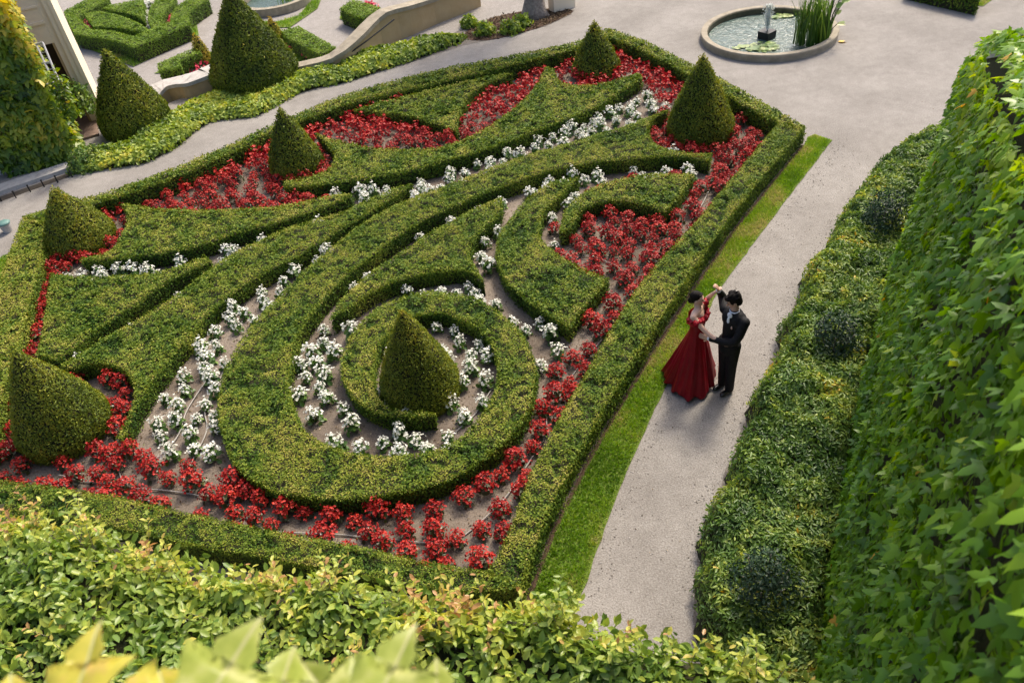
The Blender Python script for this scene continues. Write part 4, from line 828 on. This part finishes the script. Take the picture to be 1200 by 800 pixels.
# ------------------------------------------------------------------ lower garden
ZL = -1.5; ZT = ZL + .6
G6 = 'bright green hedges of the lower garden'
for pts, lab in [([(75, 14, 1), (87, 39, 1), (133, 47), (157, 55, 1), (222, 28, 1), (219, 19, 1), (180, 33), (157, 43, 1), (130, 36), (108, 35, 1), (90, 20, 1)], 'angular bright green border hedge of the lower parterre, top left'),
                 ([(75, 13, 1), (90, 19, 1), (128, -2, 1), (106, -3, 1)], 'straight far-left hedge of the lower parterre beside the building'),
                 ([(99, 16, 1), (117, 14), (142, 19), (164, 28), (175, 37, 1), (159, 35), (134, 31), (110, 31, 1)], 'leaf-shaped hedge inside the lower parterre, nearer one'),
                 ([(120, 9, 1), (140, 4), (167, -1, 1), (167, 22, 1), (155, 16), (134, 12)], 'leaf-shaped hedge inside the lower parterre, farther one'),
                 ([(184, -2, 1), (176, 10), (174, 24), (180, 33), (188, 32), (190, 18), (200, 5), (206, -3, 1)], 'curved hedge beside white flowers in the lower parterre'),
                 ([(244, -2, 1), (221, 14), (211, 25, 1), (200, 25, 1), (203, 12), (224, -4, 1)], 'curved hedge at the right end of the lower parterre'),
                 ([(184, 75, 1), (232, 54, 1), (234, 61, 1), (209, 72, 1), (212, 78, 1), (187, 83, 1)], 'small L-shaped hedge behind the wavy parapet'),
                 ([(329, 36, 1), (350, 31, 1), (393, 55, 1), (374, 63, 1), (336, 43, 1)], 'L-shaped hedge right of the huge cone in the lower garden'),
                 ([(398, 10, 1), (413, -1, 1), (446, 9, 1), (425, 21, 1)], 'block of hedge with pink flowers behind the stair wall')]:
    hedge([tuple(p) for p in U(pts, ZT)], .6, lab, G6, z0=ZL, mat='far_box', name='lower_hedge', keep=False, dens=1.5, step=.3, lscale=.7)
for pts in ([(82, 44), (90, 52), (156, 78), (233, 41), (230, 25), (157, 60)], [(336, 62), (350, 56), (375, 66), (350, 76), (340, 74)], [(398, 22), (420, 31), (436, 22), (400, 14)], [(180, 86), (240, 60), (256, 62), (250, 75), (210, 84)], [(270, 20), (300, 33), (340, 32), (372, 10), (376, 0), (366, 0), (350, 18), (322, 26), (296, 24)]):
    struct('lower_lawn', np.array(U(pts, ZL + .012)), ZL + .008, MAT['turf'])
    pl = np.array(U(pts, ZL + .012)); grass(pl, ZL + .010, {82: 'lawn edging in front of the lower parterre hedge', 336: 'small lawn patch right of the huge cone', 398: 'small lawn patch in front of the hedge block behind the stair wall', 180: 'lawn patch around the small L-shaped hedge', 270: 'curved lawn edging around the lower pool'}[pts[0][0]], 500, .12, 'lower_lawn_grass')
PNK = plant_meshes(3, MAT['pink'], MAT['bronze'], 30, .22, .26, .10, .05, 3); WH2 = plant_meshes(2, MAT['white'], MAT['green'], 26, .2, .26, .1, .05, 4)
def patch(pts, S, lab, n, nm):
    pl = np.array(U(pts, ZL + .2)); Q = sample_in(pl, n)
    for q in Q[:n]:
        o = empty(nm, (q[0], q[1], ZL), random.random() * 6.28); tag(o, lab, 'flower', lab + 's'); lm, sm, b_ = random.choice(S); link('leaves', lm, None, o); link('stems', sm, None, o); link('blossoms', b_, None, o)
patch([(92, 22), (97, 19), (110, 34), (106, 37)], PNK, 'pink flower beside the leaf-shaped hedges of the lower parterre', 16, 'pink_begonia')
patch([(169, 3), (180, 0), (173, 12), (178, 34), (170, 36), (167, 24)], WH2, 'white flower between hedges of the lower parterre', 20, 'white_begonia'); patch([(191, 30), (199, 16), (202, 24), (198, 31)], PNK, 'pink flower between the two curved lower hedges', 9, 'pink_begonia')
patch([(211, 80), (232, 68), (238, 74), (225, 82)], PNK, 'pink flower in front of the small L-shaped hedge', 12, 'pink_begonia'); patch([(336, 46), (345, 44), (374, 63), (366, 66), (342, 54)], PNK, 'pink flower along the hedge right of the huge cone', 16, 'pink_begonia'); patch([(428, 4), (436, 2), (440, 6), (433, 10)], PNK, 'pink flower on the hedge block behind the stair wall', 5, 'pink_begonia')
cone((240, 40), (241, 76), 19, 'small brownish cone left of the huge dark cone', 'small cones of the lower garden', z0=ZL, warm=.35, power=.6); cone((310, 20), (327, 57), 21, 'small brownish cone right of the huge dark cone', 'small cones of the lower garden', z0=ZL, warm=.35, power=.7)
lc = unp(322, -4, ZL + .3); lp = empty('lower_pool', (lc[0], lc[1], ZL)); tag(lp, 'round pool in the lower garden, cut by the top edge', 'pool')
rl = 44 * prj(np.array([[lc[0], lc[1], ZL]]))[0, 2] / F
v, f = lathe([(rl, 0), (rl, .3), (rl - .25, .3), (rl - .25, 0)], 48); link('rim', mesh_py('rim', v, f), MAT['stone'], lp); wp = [((rl - .26) * math.cos(t), (rl - .26) * math.sin(t), .1) for t in np.linspace(0, 2 * np.pi, 49)[:-1]]; link('water', mesh_py('water', wp, [tuple(range(48))]), MAT['water'], lp)
q = unp(338, 4, ZL + .1); o = empty('reed_clump', (q[0], q[1], ZL)); reed_clump(q, 40, 1.2, .5, 'reeds in the round pool of the lower garden'); bpy.data.objects.remove(o)
_rc = [o for o in bpy.data.objects if o.get('label') == 'reeds in the round pool of the lower garden'][0]; _rc.location.z = ZL + .05

# ------------------------------------------------------------------ building and creeper wall at the left
C0 = unp(122, 141, 0); ux = norm(np.array([-.93, -.36])); vy = np.array([-ux[1], ux[0]]); vy = vy if vy[1] > 0 else -vy
bl = empty('cream_building', (C0[0], C0[1], 0)); tag(bl, 'cream plaster building corner with a dark doorway, top left', 'building')
def fbox(name, u0, u1, d0, d1, z0, z1, mat, parent):
    V = []
    for z in (z0, z1):
        for u_, d_ in ((u0, d0), (u1, d0), (u1, d1), (u0, d1)): p = ux * u_ + vy * d_; V.append((p[0], p[1], z))
    bm = bmesh.new(); vs = [bm.verts.new(p) for p in V]; [bm.faces.new([vs[i] for i in q]) for q in ((0, 1, 2, 3), (4, 5, 6, 7), (0, 1, 5, 4), (1, 2, 6, 5), (2, 3, 7, 6), (3, 0, 4, 7))]
    bmesh.ops.recalc_face_normals(bm, faces=bm.faces); me = bpy.data.meshes.new(name); bm.to_mesh(me); bm.free(); return link(name, me, mat, parent)
fbox('wall', .16, .30, .0, 3.5, -.02, 7.0, MAT['cream'], bl)
fbox('corner_pilaster', -.02, .158, -.05, 3.0, -.02, 7.0, MAT['cream'], bl); fbox('corner_trim', -.06, .03, -.075, -.052, -.02, 7.0, MAT['cream'], bl); fbox('door_reveal', .302, .36, .02, .9, -.02, 2.25, MAT['ochre'], bl)
fbox('upper_wall', .302, 3.2, .0, .5, 2.252, 7.0, MAT['cream'], bl); fbox('string_course', .3, 3.2, -.04, -.002, 2.75, 2.82, MAT['cream'], bl); fbox('string_course', .3, 3.2, -.03, -.002, 3.15, 3.2, MAT['cream'], bl)
fbox('doorway', .362, 1.6, .7, .8, -.02, 2.25, MAT['dark'], bl); fbox('wall', 1.602, 3.2, .1, .6, -.02, 2.25, MAT['dark'], bl); fbox('floor', .2, 2.4, -1.0, .69, -.02, .06, MAT['brownfloor'], bl)
db = fbox('door_bar', .9, .93, .62, .66, .06, 2.4, MAT['black'], bl)
A0, A1 = unp(92, 184, 0), unp(0, 206, 0); wx = norm(A1 - A0); wn = np.array([wx[1], -wx[0]]); wn = wn if wn[1] < 0 else -wn
iw = empty('garden_wall', (A0[0], A0[1], 0)); tag(iw, 'ochre garden wall under creeper at the left edge', 'wall')
def wbox(name, u0, u1, d0, d1, z0, z1, mat, par):
    V = []
    for z in (z0, z1):
        for u_, d_ in ((u0, d0), (u1, d0), (u1, d1), (u0, d1)): p = wx * u_ - wn * d_; V.append((p[0], p[1], z))
    bm = bmesh.new(); vs = [bm.verts.new(p) for p in V]; [bm.faces.new([vs[i] for i in q]) for q in ((0, 1, 2, 3), (4, 5, 6, 7), (0, 1, 5, 4), (1, 2, 6, 5), (2, 3, 7, 6), (3, 0, 4, 7))]
    bmesh.ops.recalc_face_normals(bm, faces=bm.faces); me = bpy.data.meshes.new(name); bm.to_mesh(me); bm.free(); return link(name, me, mat, par)
wbox('wall', .15, 6.5, .12, .9, -.02, 3.9, MAT['ochre'], iw); wbox('plinth', .1, 6.5, .02, .118, -.02, .22, MAT['greystone'], iw)
for k in range(0): wbox('roof_slat', .3 + k * .22, .42 + k * .22, -.1, 1.0, 3.92, 3.99, MAT['greystone'], iw)
m = 5200; u_ = 5.0 * RNG.random(m) - .12; z = 4.15 * RNG.random(m); kp = ~((u_ > 1.55 + .25 * np.sin(z * 4)) & (z < .75)); kp &= u_ > -.12 + .25 * (vnoise(np.c_[z, z], 1.5, 81) - .5) ; u_, z = u_[kp], z[kp]; m = len(z)
bul = .02 + .25 * vnoise(np.c_[u_, z], 1.2, 82) + .1 * RNG.random(m); P = np.c_[A0 + wx * u_[:, None] + wn * (bul - .08)[:, None], z]
ms = 1500; zs_ = 4.1 * RNG.random(ms); ds = RNG.random(ms) * .9; Ps = np.c_[A0 + wx * (.12 - .2 * RNG.random(ms))[:, None] - wn * ds[:, None], zs_]
N = np.r_[np.tile(np.r_[wn, .5], (m, 1)), np.tile(np.r_[-wx, .5], (ms, 1))]; P = np.r_[P, Ps]; n_ = len(P)
tint = .42 + (vnoise(P, 1.0, 83) - .5) * .6 + (vnoise(P, 3.5, 84) - .5) * .45 + RNG.normal(size=n_) * .2 + .35 * np.clip((P[:, 2] - 2.2) / 1.8, 0, 1) + np.r_[.0 * u_ + .25 * np.clip(1 - u_ / .3, 0, 1), np.full(ms, .25)]
ic = link('creeper', None); tag(ic, 'yellow-green creeper hanging over the garden wall at the top left', 'creeper')
tag(link('foliage', leaf_mesh('foliage', IVY, P, frames(N, .5, np.array([0, 0, -1.0]), .45), .14 + .10 * RNG.random(n_), tint, 1.15), MAT['ivy_y'], ic), kind='stuff')
# white railing, window slats and climbing rose by the doorway
rg_ = empty('balcony_railing', (C0[0], C0[1], 0)); tag(rg_, 'white metal balcony railing beside the doorway, top left', 'railing')
def upt(u_, d_, z): p = ux * u_ + vy * d_; return np.array([p[0], p[1], z])
_c = np.array([C0[0], C0[1], 0])
for (a, b) in (((50, 50), (70, 98)), ((36, 54), (50, 50)), ((55, 99), (73, 95)), ((40, 76), (60, 73)), ((43, 54), (63, 97))):
    v, f = tube_v([ray_pt(*a, 19.6) - _c, ray_pt(*b, 19.6) - _c], .026, 6); link('rail', mesh_py('rail', v, f), MAT['metal'], rg_)
for k in range(7):
    t = (k + .5) / 7; v, f = tube_v([ray_pt(43 + 20 * t, 54 + 43 * t, 19.6) - _c, ray_pt(50 + 20 * t, 50 + 48 * t, 19.62) - _c], .010, 5); link('baluster', mesh_py('baluster', v, f), MAT['metal'], rg_)
q = upt(.35, -.35, 0)[:2] + C0; blob_shrub(q, .55, .42, .85, 'dark climbing rose against the doorway of the cream building', 'shrub', 900, .11, None, 'climber', 'climbing_rose')
q = ray_pt(74, 112, 19.4); blob_shrub(q[:2], float(q[2]) - .5, .22, 1.3, 'hanging strand of yellowish creeper below the railing', 'ivy_y', 500, .12, None, 'creeper', 'creeper_strand')
q = unp(100, 186, .2); blob_shrub(q, 0, .5, .55, 'dark green bush at the foot of the garden wall corner', 'shrub', 1500, .09, None, 'bush', 'bush')
kb = np.array(U([(-60, 240), (80, 194), (84, 200), (-60, 250)])); tag(sheet('kerb', kb, .10, MAT['greystone'], .12), kind='structure'); dg = np.array(U([(-60, 252), (86, 201), (88, 205), (-60, 258)])); struct('drain_channel', dg, .006, MAT['dark'])
for (x, y), lab in zip([(2, 232), (19, 228), (36, 221), (52, 215), (68, 210), (85, 204), (100, 198)], ['first', 'second', 'third', 'fourth', 'fifth', 'sixth', 'seventh']):
    g = unp(x, y + 4, 0); v, f = merge([tube_v([(0, 0, -.05), (0, 0, .17)], .016, 7), tube_v([(0, 0, .17), (0, 0, .19)], .024, 7)]); o = link('iron_peg', mesh_py('iron_peg', v, f), MAT['black']); o.location = (g[0], g[1], 0); tag(o, lab + ' short black iron peg from the left, beside the kerb', 'peg', 'iron pegs along the kerb')
g = unp(10, 271, 0); bn = empty('lidded_bin', (g[0], g[1], 0)); tag(bn, 'small round bin with a teal lid at the left edge', 'bin'); v, f = lathe([(.10, 0), (.12, .2), (.0, .2)], 20); link('body', mesh_py('body', v, f), MAT['greystone'], bn); v, f = lathe([(.13, .202), (.14, .225), (.11, .25), (0, .26)], 20); link('lid', mesh_py('lid', v, f, True), MAT['bin'], bn)

# ------------------------------------------------------------------ the couple
MAT['skin'] = solid_mat('skin', (.62, .40, .30), (.68, .45, .35), 9, .5, spec=.4); MAT['skin2'] = solid_mat('skin_tan', (.50, .29, .20), (.56, .34, .24), 9, .5, spec=.4)
MAT['hair'] = solid_mat('dark_hair', (.004, .003, .003), (.012, .009, .008), 60, .5, .5, 120, spec=.10); MAT['suit'] = solid_mat('black_suit', (.006, .006, .007), (.012, .012, .014), 30, .7, .3, 90, spec=.2)
MAT['gown'] = solid_mat('red_satin', (.170, .0012, .008), (.240, .0020, .011), 5, .42, .15, 14, spec=.22); MAT['ruffle'] = solid_mat('red_ruffle', (.34, .003, .014), (.44, .005, .020), 8, .45, .2, 20, spec=.4)
MAT['shirt'] = solid_mat('white_shirt', (.72, .75, .80), None, rough=.8); MAT['shoe'] = solid_mat('black_leather', (.012, .012, .012), None, rough=.25, spec=.6); MAT['lip'] = solid_mat('lips', (.40, .06, .06), None, rough=.4); MAT['eye'] = solid_mat('eyes', (.015, .012, .010), None, rough=.2)
def ell(c, r, axes=None, seg=14, rings=9):
    A = np.eye(3) if axes is None else np.array(axes); V, Fc = [], []
    for i in range(rings + 1):
        ph = math.pi * i / rings
        for j in range(seg):
            t = 2 * math.pi * j / seg; V.append(np.array(c) + np.array([r[0] * math.sin(ph) * math.cos(t), r[1] * math.sin(ph) * math.sin(t), r[2] * math.cos(ph)]) @ A)
    for i in range(rings):
        for j in range(seg): k = (j + 1) % seg; Fc.append((i * seg + j, (i + 1) * seg + j, (i + 1) * seg + k, i * seg + k))
    return V, Fc
def limb(pts, rad, seg=12):
    pts = smooth_line(pts, .02); n = len(pts); rad = np.interp(np.linspace(0, 1, n), np.linspace(0, 1, len(rad)), rad)
    v, f = tube_v(pts, rad, seg); parts = [(v, f), ell(pts[0], [rad[0]] * 3), ell(pts[-1], [rad[-1]] * 3)]; return merge(parts)
def fuse(name, parts, vox, mat, parent, smooth=3):
    v, f = merge(parts); me = mesh_py(name, v, f); o = bpy.data.objects.new(name, me); COL.objects.link(o)
    bm = bmesh.new(); bm.from_mesh(me); bmesh.ops.remove_doubles(bm, verts=bm.verts, dist=1e-5); bmesh.ops.recalc_face_normals(bm, faces=bm.faces); bm.to_mesh(me); bm.free()
    md = o.modifiers.new('r', 'REMESH'); md.mode = 'VOXEL'; md.voxel_size = vox
    if smooth: s = o.modifiers.new('s', 'SMOOTH'); s.factor = .5; s.iterations = smooth
    me2 = bpy.data.meshes.new_from_object(o.evaluated_get(bpy.context.evaluated_depsgraph_get())); bpy.data.objects.remove(o); me2.name = name
    me2.materials.clear(); me2.polygons.foreach_set('use_smooth', np.ones(len(me2.polygons), bool)); return link(name, me2, mat, parent)
def basis(fwd, up=(0, 0, 1)):
    x = norm(np.array(fwd, float)); y = norm(np.cross(np.array(up, float), x)); return np.array([x, y, np.cross(x, y)])     # forward, left, up
def head_parts(c, fwd, s=1.0):
    B = basis(fwd); q = lambda x, y, z: np.array(c) + s * np.array([x, y, z]) @ B
    skin = [ell(q(0, 0, .015), s * np.array([.092, .074, .108]), B), ell(q(.025, 0, -.05), s * np.array([.062, .055, .072]), B), ell(q(.072, 0, -.088), s * np.array([.022, .026, .02]), B), limb([q(.088, 0, .005), q(.108, 0, -.030)], [s * .009, s * .014]), ell(q(.0, .076, -.01), s * np.array([.02, .011, .032]), B), ell(q(.0, -.076, -.01), s * np.array([.02, .011, .032]), B), ell(q(.082, 0, .030), s * np.array([.012, .05, .010]), B)]
    return skin, q, B
def hand_parts(wrist, d, palm_n, s=1.0, curl=.5, spread=.12):
    d = norm(np.array(d, float)); n = norm(np.array(palm_n, float)); n = norm(n - (n @ d) * d); b = np.cross(n, d); w0 = np.array(wrist, float)
    pc_ = w0 + d * .05 * s; ps = [ell(pc_, s * np.array([.052, .040, .016]), [d, b, n])]
    for k, (off, L_) in enumerate(((-.030, .066), (-.010, .078), (.011, .073), (.030, .056))):
        r0 = w0 + d * .088 * s + b * off * s; dd = norm(d + b * off * spread * 40 * .1); p1 = r0 + dd * L_ * .45 * s + n * .010 * curl * s; p2 = p1 + norm(dd + n * curl * 1.1) * L_ * .33 * s; p3 = p2 + norm(dd + n * curl * 2.2) * L_ * .28 * s
        ps.append(limb([r0 - dd * .02, p1, p2, p3], [s * .0095, s * .009, s * .008, s * .0065], 8))
    t0 = w0 + d * .03 * s - b * .034 * s; ps.append(limb([t0, t0 + norm(d * .6 - b * .9 + n * .3) * .032 * s, t0 + norm(d * .9 - b * .6 + n * .5) * .062 * s], [s * .012, s * .0105, s * .008], 8))
    return ps
# --- man in the black suit
mo = np.array([3.04, 8.47, 0]); man = empty('person', tuple(mo)); tag(man, 'man in a black suit and white shirt, dancing with one arm raised', 'person')
Mx = lambda x, y, z: np.array([x - mo[0], y - mo[1], z])
fm = norm(np.array([-.80, -.45, 0])); sm_ = np.array([fm[1], -fm[0], 0])           # facing, towards his right (far) side
hc = Mx(3.085, 8.50, 1.655); hs, hq, HB = head_parts(hc, (-.85, .12, -.40), 1.02)
shc = Mx(3.10, 8.465, 1.435); shN = shc - sm_ * .185 + np.array([0, 0, -.02]); shF = shc + sm_ * .19; hip = Mx(3.06, 8.46, .96)
elN = Mx(3.04, 8.25, 1.13); wrN = Mx(2.765, 8.50, 1.035); elF = Mx(3.03, 8.84, 1.48); wrF = Mx(2.93, 8.72, 1.70)
hN = norm(Mx(2.62, 8.64, 1.02) - wrN)
skin = hs + [limb([hc + [.01, -.01, -.05], shc + [0, 0, .02]], [.055, .062])] + [limb([shc - [0, 0, .02], (shc + hip) / 2, hip], [.10, .105, .10])]
skin += [limb([shN, elN, wrN], [.045, .04, .028]), limb([shF, elF, wrF], [.045, .04, .028])]
for s in (-1, 1): skin.append(limb([hip + sm_ * .08 * s, Mx(3.045, 8.47, .5) + sm_ * .09 * s, Mx(3.05, 8.475, .08) + sm_ * .09 * s], [.06, .05, .04]))
skin += hand_parts(wrN, hN, (.2, .75, -.3), 1.05, .35) + hand_parts(wrF, (-.35, -.35, .9), (-.7, .4, -.3), 1.0, .9)
mb = fuse('body', skin, .0085, MAT['skin2'], man)
jk = [limb([shc + [0, 0, -.02], (shc * .6 + hip * .4), (shc * .35 + hip * .65), hip + [0, 0, -.10]], [.125, .135, .122, .150], 20)]
jk += [ell(shc - sm_ * .07 + [0, 0, -.08], (.125, .12, .16), np.array([fm, sm_, [0, 0, 1]])), ell(shc + sm_ * .07 + [0, 0, -.08], (.125, .12, .16), np.array([fm, sm_, [0, 0, 1]])), limb([shN + [0, 0, -.01], shc + [0, 0, .015], shF + [0, 0, -.01]], [.060, .075, .060])]
jk += [limb([shN + [0, 0, -.01], elN, wrN - hN * .035], [.075, .062, .043]), limb([shF + [0, 0, -.01], elF, wrF - norm(wrF - elF) * .035], [.072, .060, .042])]
jk += [ell(hip - sm_ * .06 + [0, 0, -.04], (.125, .10, .13), np.array([fm, sm_, [0, 0, 1]])), ell(hip + sm_ * .06 + [0, 0, -.04], (.125, .10, .13), np.array([fm, sm_, [0, 0, 1]]))]
fuse('jacket', jk, .011, MAT['suit'], man, 4)
tr_ = [ell(hip + [0, 0, -.04], (.13, .155, .13), np.array([fm, sm_, [0, 0, 1]]))]
ft = []
for s, dx in ((-1, .0), (1, .02)):
    f0 = Mx(3.05 + dx, 8.475, .0) + sm_ * .085 * s; tr_.append(limb([hip + sm_ * .085 * s + [0, 0, -.03], f0 + [0, 0, .50], f0 + [0, 0, .07]], [.102, .078, .066], 14)); ft.append(f0)
fuse('trousers', tr_, .011, MAT['suit'], man, 3)
for f0 in ft: fuse('shoe', [ell(f0 + fm * .05 + [0, 0, .035], (.125, .047, .036), np.array([fm, sm_, [0, 0, 1]])), ell(f0 - fm * .03 + [0, 0, .055], (.055, .042, .05), np.array([fm, sm_, [0, 0, 1]])), ell(f0 + fm * .12 + [0, 0, .034], (.065, .045, .032), np.array([fm, sm_, [0, 0, 1]]))], .008, MAT['shoe'], man, 2)
ca = shc + [0, 0, .055] + fm * .012
v, f = lathe([(.062, -.02), (.072, .0), (.066, .035), (.060, .035)], 24); V = np.array(v) @ np.array([fm, sm_, [0, 0, 1]]) + ca; link('collar', mesh_py('collar', V, f, True), MAT['shirt'], man)
ch = shc + fm * .118 + [0, 0, .0]; fuse('shirt_front', [ell(ch + [0, 0, .03] - fm * .02, (.022, .046, .06), np.array([norm(fm + np.array([0, 0, .25])), sm_, [0, 0, 1]])), ell(ch + [0, 0, -.05] + fm * .004, (.014, .028, .06), np.array([fm, sm_, [0, 0, 1]]))], .008, MAT['shirt'], man, 2)
fuse('cuff', [limb([wrN - hN * .045, wrN - hN * .012], [.038, .038])], .007, MAT['shirt'], man, 1); dF = norm(wrF - elF); fuse('cuff', [limb([wrF - dF * .045, wrF - dF * .012], [.037, .037])], .007, MAT['shirt'], man, 1)
ps_ = shc + fm * .125 - sm_ * .07 + [0, 0, -.13]; fuse('pocket_square', [ell(ps_, (.012, .022, .02)), ell(ps_ + [0, 0, .015], (.010, .012, .02))], .006, MAT['skin'], man, 1)
fuse('hair', [ell(hq(-.022, 0, .045), 1.02 * np.array([.100, .088, .098]), HB), ell(hq(-.045, 0, -.02), 1.02 * np.array([.066, .080, .075]), HB), ell(hq(.055, .01, .088), np.array([.050, .066, .034]), HB), ell(hq(.02, .062, .03), np.array([.035, .022, .045]), HB), ell(hq(.02, -.062, .03), np.array([.035, .022, .045]), HB)] + [ell(hq(-.02 + .10 * math.cos(k * 2.4) * math.cos(k * .31), .085 * math.sin(k * 2.4) * math.cos(k * .31), .05 + .088 * abs(math.sin(k * .31 + .3))), (.030, .014, .010), HB) for k in range(26)], .006, MAT['hair'], man, 2)
for s in (-1, 1): fuse('eye', [ell(hq(.083, .030 * s, .008), (.008, .013, .007), HB)], .004, MAT['eye'], man, 0); fuse('eyebrow', [ell(hq(.088, .031 * s, .030), (.007, .020, .005), HB)], .004, MAT['hair'], man, 0)
fuse('mouth', [ell(hq(.083, 0, -.062), (.008, .022, .006), HB)], .004, MAT['lip'], man, 0)
# --- woman in the red gown
wo = np.array([2.66, 8.78, 0]); wom = empty('person', tuple(wo)); tag(wom, 'woman in a red off-shoulder ball gown, dark hair pinned up', 'person')
Wx = lambda x, y, z: np.array([x - wo[0], y - wo[1], z])
fw_ = norm(np.array([.74, -.62, 0])); sw = np.array([.64, .77, 0])           # facing, towards her left (far) side
hc2 = Wx(2.668, 8.825, 1.515); hs2, wq, WB2 = head_parts(hc2, (.88, -.36, -.06), .96)
sc_ = Wx(2.675, 8.785, 1.325); nS = sc_ - sw * .155; fS = sc_ + sw * .155; wa = Wx(2.665, 8.74, 1.03)
elW = Wx(2.735, 8.515, 1.135); wrW = Wx(2.93, 8.335, 1.035); elU = Wx(2.865, 8.93, 1.42); wrU = Wx(2.905, 8.775, 1.63)
sk = hs2 + [limb([hc2 + [-.005, 0, -.05], sc_ + [0, 0, .04]], [.043, .050]), limb([nS, sc_ + [0, 0, .02], fS], [.046, .060, .046]), ell(sc_ + [0, 0, -.06], (.085, .135, .11), np.array([fw_, sw, [0, 0, 1]])), limb([sc_ - [0, 0, .08], wa], [.10, .095]), limb([wa, Wx(2.66, 8.77, .5), Wx(2.66, 8.78, .1)], [.10, .09, .05])]
sk += [limb([nS, elW, wrW], [.043, .034, .023]), limb([fS, elU, wrU], [.042, .033, .022])]
sk += hand_parts(wrW, (.62, .10, -.28), (.1, .8, -.2), .95, .35, .2) + hand_parts(wrU, (.25, -.45, .85), (.5, -.1, -.4), .92, .8)
fuse('body', sk, .0085, MAT['skin'], wom)
th = np.linspace(0, 2 * np.pi, 161)[:-1]; prof = [(1.285, .128, .150), (1.24, .135, .158), (1.18, .122, .146), (1.10, .102, .126), (1.03, .098, .122), (.98, .115, .14), (.90, .140, .162), (.78, .178, .196), (.62, .222, .235), (.45, .264, .275), (.28, .302, .312), (.14, .330, .342), (.05, .352, .368), (.012, .365, .385), (.006, .25, .26)]
V = []
for z, ra, rb in prof:
    fo = np.clip((1.0 - z) / 1.0, 0, 1) ** .8; t_ = np.clip((1.0 - z), 0, 1)
    mod = 1 + fo * (.20 * (1 - 1.7 * np.abs(np.sin(5.5 * th + .6 + .5 * t_)) ** .8 * .6 - .3) + .10 * np.sin(3 * th + .9 - .6 * t_) + .06 * np.sin(17 * th + 2 * t_))
    ctr = (sc_ * np.clip((z - 1.03) / .25, 0, 1) + wa * (1 - np.clip((z - 1.03) / .25, 0, 1)))[:2] if z > 1.03 else (wa[:2] * (z / 1.03) + np.array([-.035, .01]) * (1 - z / 1.03))
    train = fo ** 2 * .10 * np.clip(np.cos(th - math.radians(250)), 0, 1) ** 2 + fo ** 2 * .05 * np.clip(np.cos(th - math.radians(160)), 0, 1) ** 2
    d = np.c_[np.cos(th), np.sin(th)]; loc = np.c_[(d @ fw_[:2]) * ra, (d @ sw[:2]) * rb]; xy = loc @ np.array([fw_[:2], sw[:2]])
    xy = xy * mod[:, None] + d * train[:, None]; lift = (.05 * fo ** 3 * (.5 + .5 * np.sin(11 * th + 2))) if z < .2 else 0
    V.append(np.c_[xy + ctr, z + lift + np.zeros(160)])
V = np.concatenate(V); nr = len(prof); Fc = [(i * 160 + j, (i + 1) * 160 + j, (i + 1) * 160 + (j + 1) % 160, i * 160 + (j + 1) % 160) for i in range(nr - 1) for j in range(160)]
gme = mesh_py('gown', V, Fc, True); go = link('gown', gme, MAT['gown'], wom); ss = go.modifiers.new('subd', 'SUBSURF'); ss.levels = 1; ss.render_levels = 1
def rose(c, r, n):
    V, Fc = [], []; ax = norm(np.array(n, float)); u = norm(np.cross(ax, [.3, .2, 1])); w_ = np.cross(ax, u)
    for k in range(4):
        for p_ in range(5):
            a0 = p_ * 1.257 + k * .7; o = len(V); rr = r * (.35 + .22 * k)
            for i in range(4):
                for j in range(3): a = a0 + (i - 1.5) * .5; q = rr * (.55 + .28 * j); V.append(np.array(c) + q * (math.cos(a) * u + math.sin(a) * w_) + ax * r * ((.9 - .25 * k) * (1 - .35 * j) + .12 * math.sin(i * 2.4 + j)))
            Fc += [(o + i * 3 + j, o + (i + 1) * 3 + j, o + (i + 1) * 3 + j + 1, o + i * 3 + j + 1) for i in range(3) for j in range(2)]
    return V, Fc
rf = []
for k in range(9):                                 # ruffled off-shoulder neckline round the upper arms and bust
    a = -2.0 + k * .5; p_ = sc_ + np.array([0, 0, -.075]) + fw_ * .125 * math.cos(a) + sw * .185 * math.sin(a); rf.append(rose(p_, .048 + .012 * random.random(), fw_ * math.cos(a) + sw * math.sin(a) + np.array([0, 0, .5])))
for p_ in (fS + [.02, 0, .02], fS + [.035, -.02, -.04], fS + fw_ * .05 + [0, 0, .07], nS + (elW - nS) * .35 + [.02, 0, .0], nS + (elW - nS) * .3 + [-.02, -.03, 0], nS + fw_ * .06 + [0, 0, -.06]): rf.append(rose(p_, .056, fw_ + np.array([0, -.2, .7])))
v, f = merge(rf); ro = link('ruffle', mesh_py('ruffle', v, f, True), MAT['ruffle'], go)
fuse('hair', [ell(wq(-.022, 0, .040), .97 * np.array([.094, .081, .094]), WB2), ell(wq(-.05, 0, -.005), .97 * np.array([.06, .072, .07]), WB2), ell(wq(-.088, .0, -.040), (.046, .050, .048), WB2), ell(wq(.030, .0, .084), np.array([.046, .055, .024]), WB2)], .007, MAT['hair'], wom, 2)
for s in (-1, 1): fuse('eye', [ell(wq(.083, .028 * s, .008), (.007, .013, .006), WB2)], .004, MAT['eye'], wom, 0); fuse('eyebrow', [ell(wq(.086, .030 * s, .027), (.006, .018, .004), WB2)], .004, MAT['hair'], wom, 0)
fuse('mouth', [ell(wq(.084, 0, -.060), (.009, .020, .007), WB2)], .004, MAT['lip'], wom, 0)
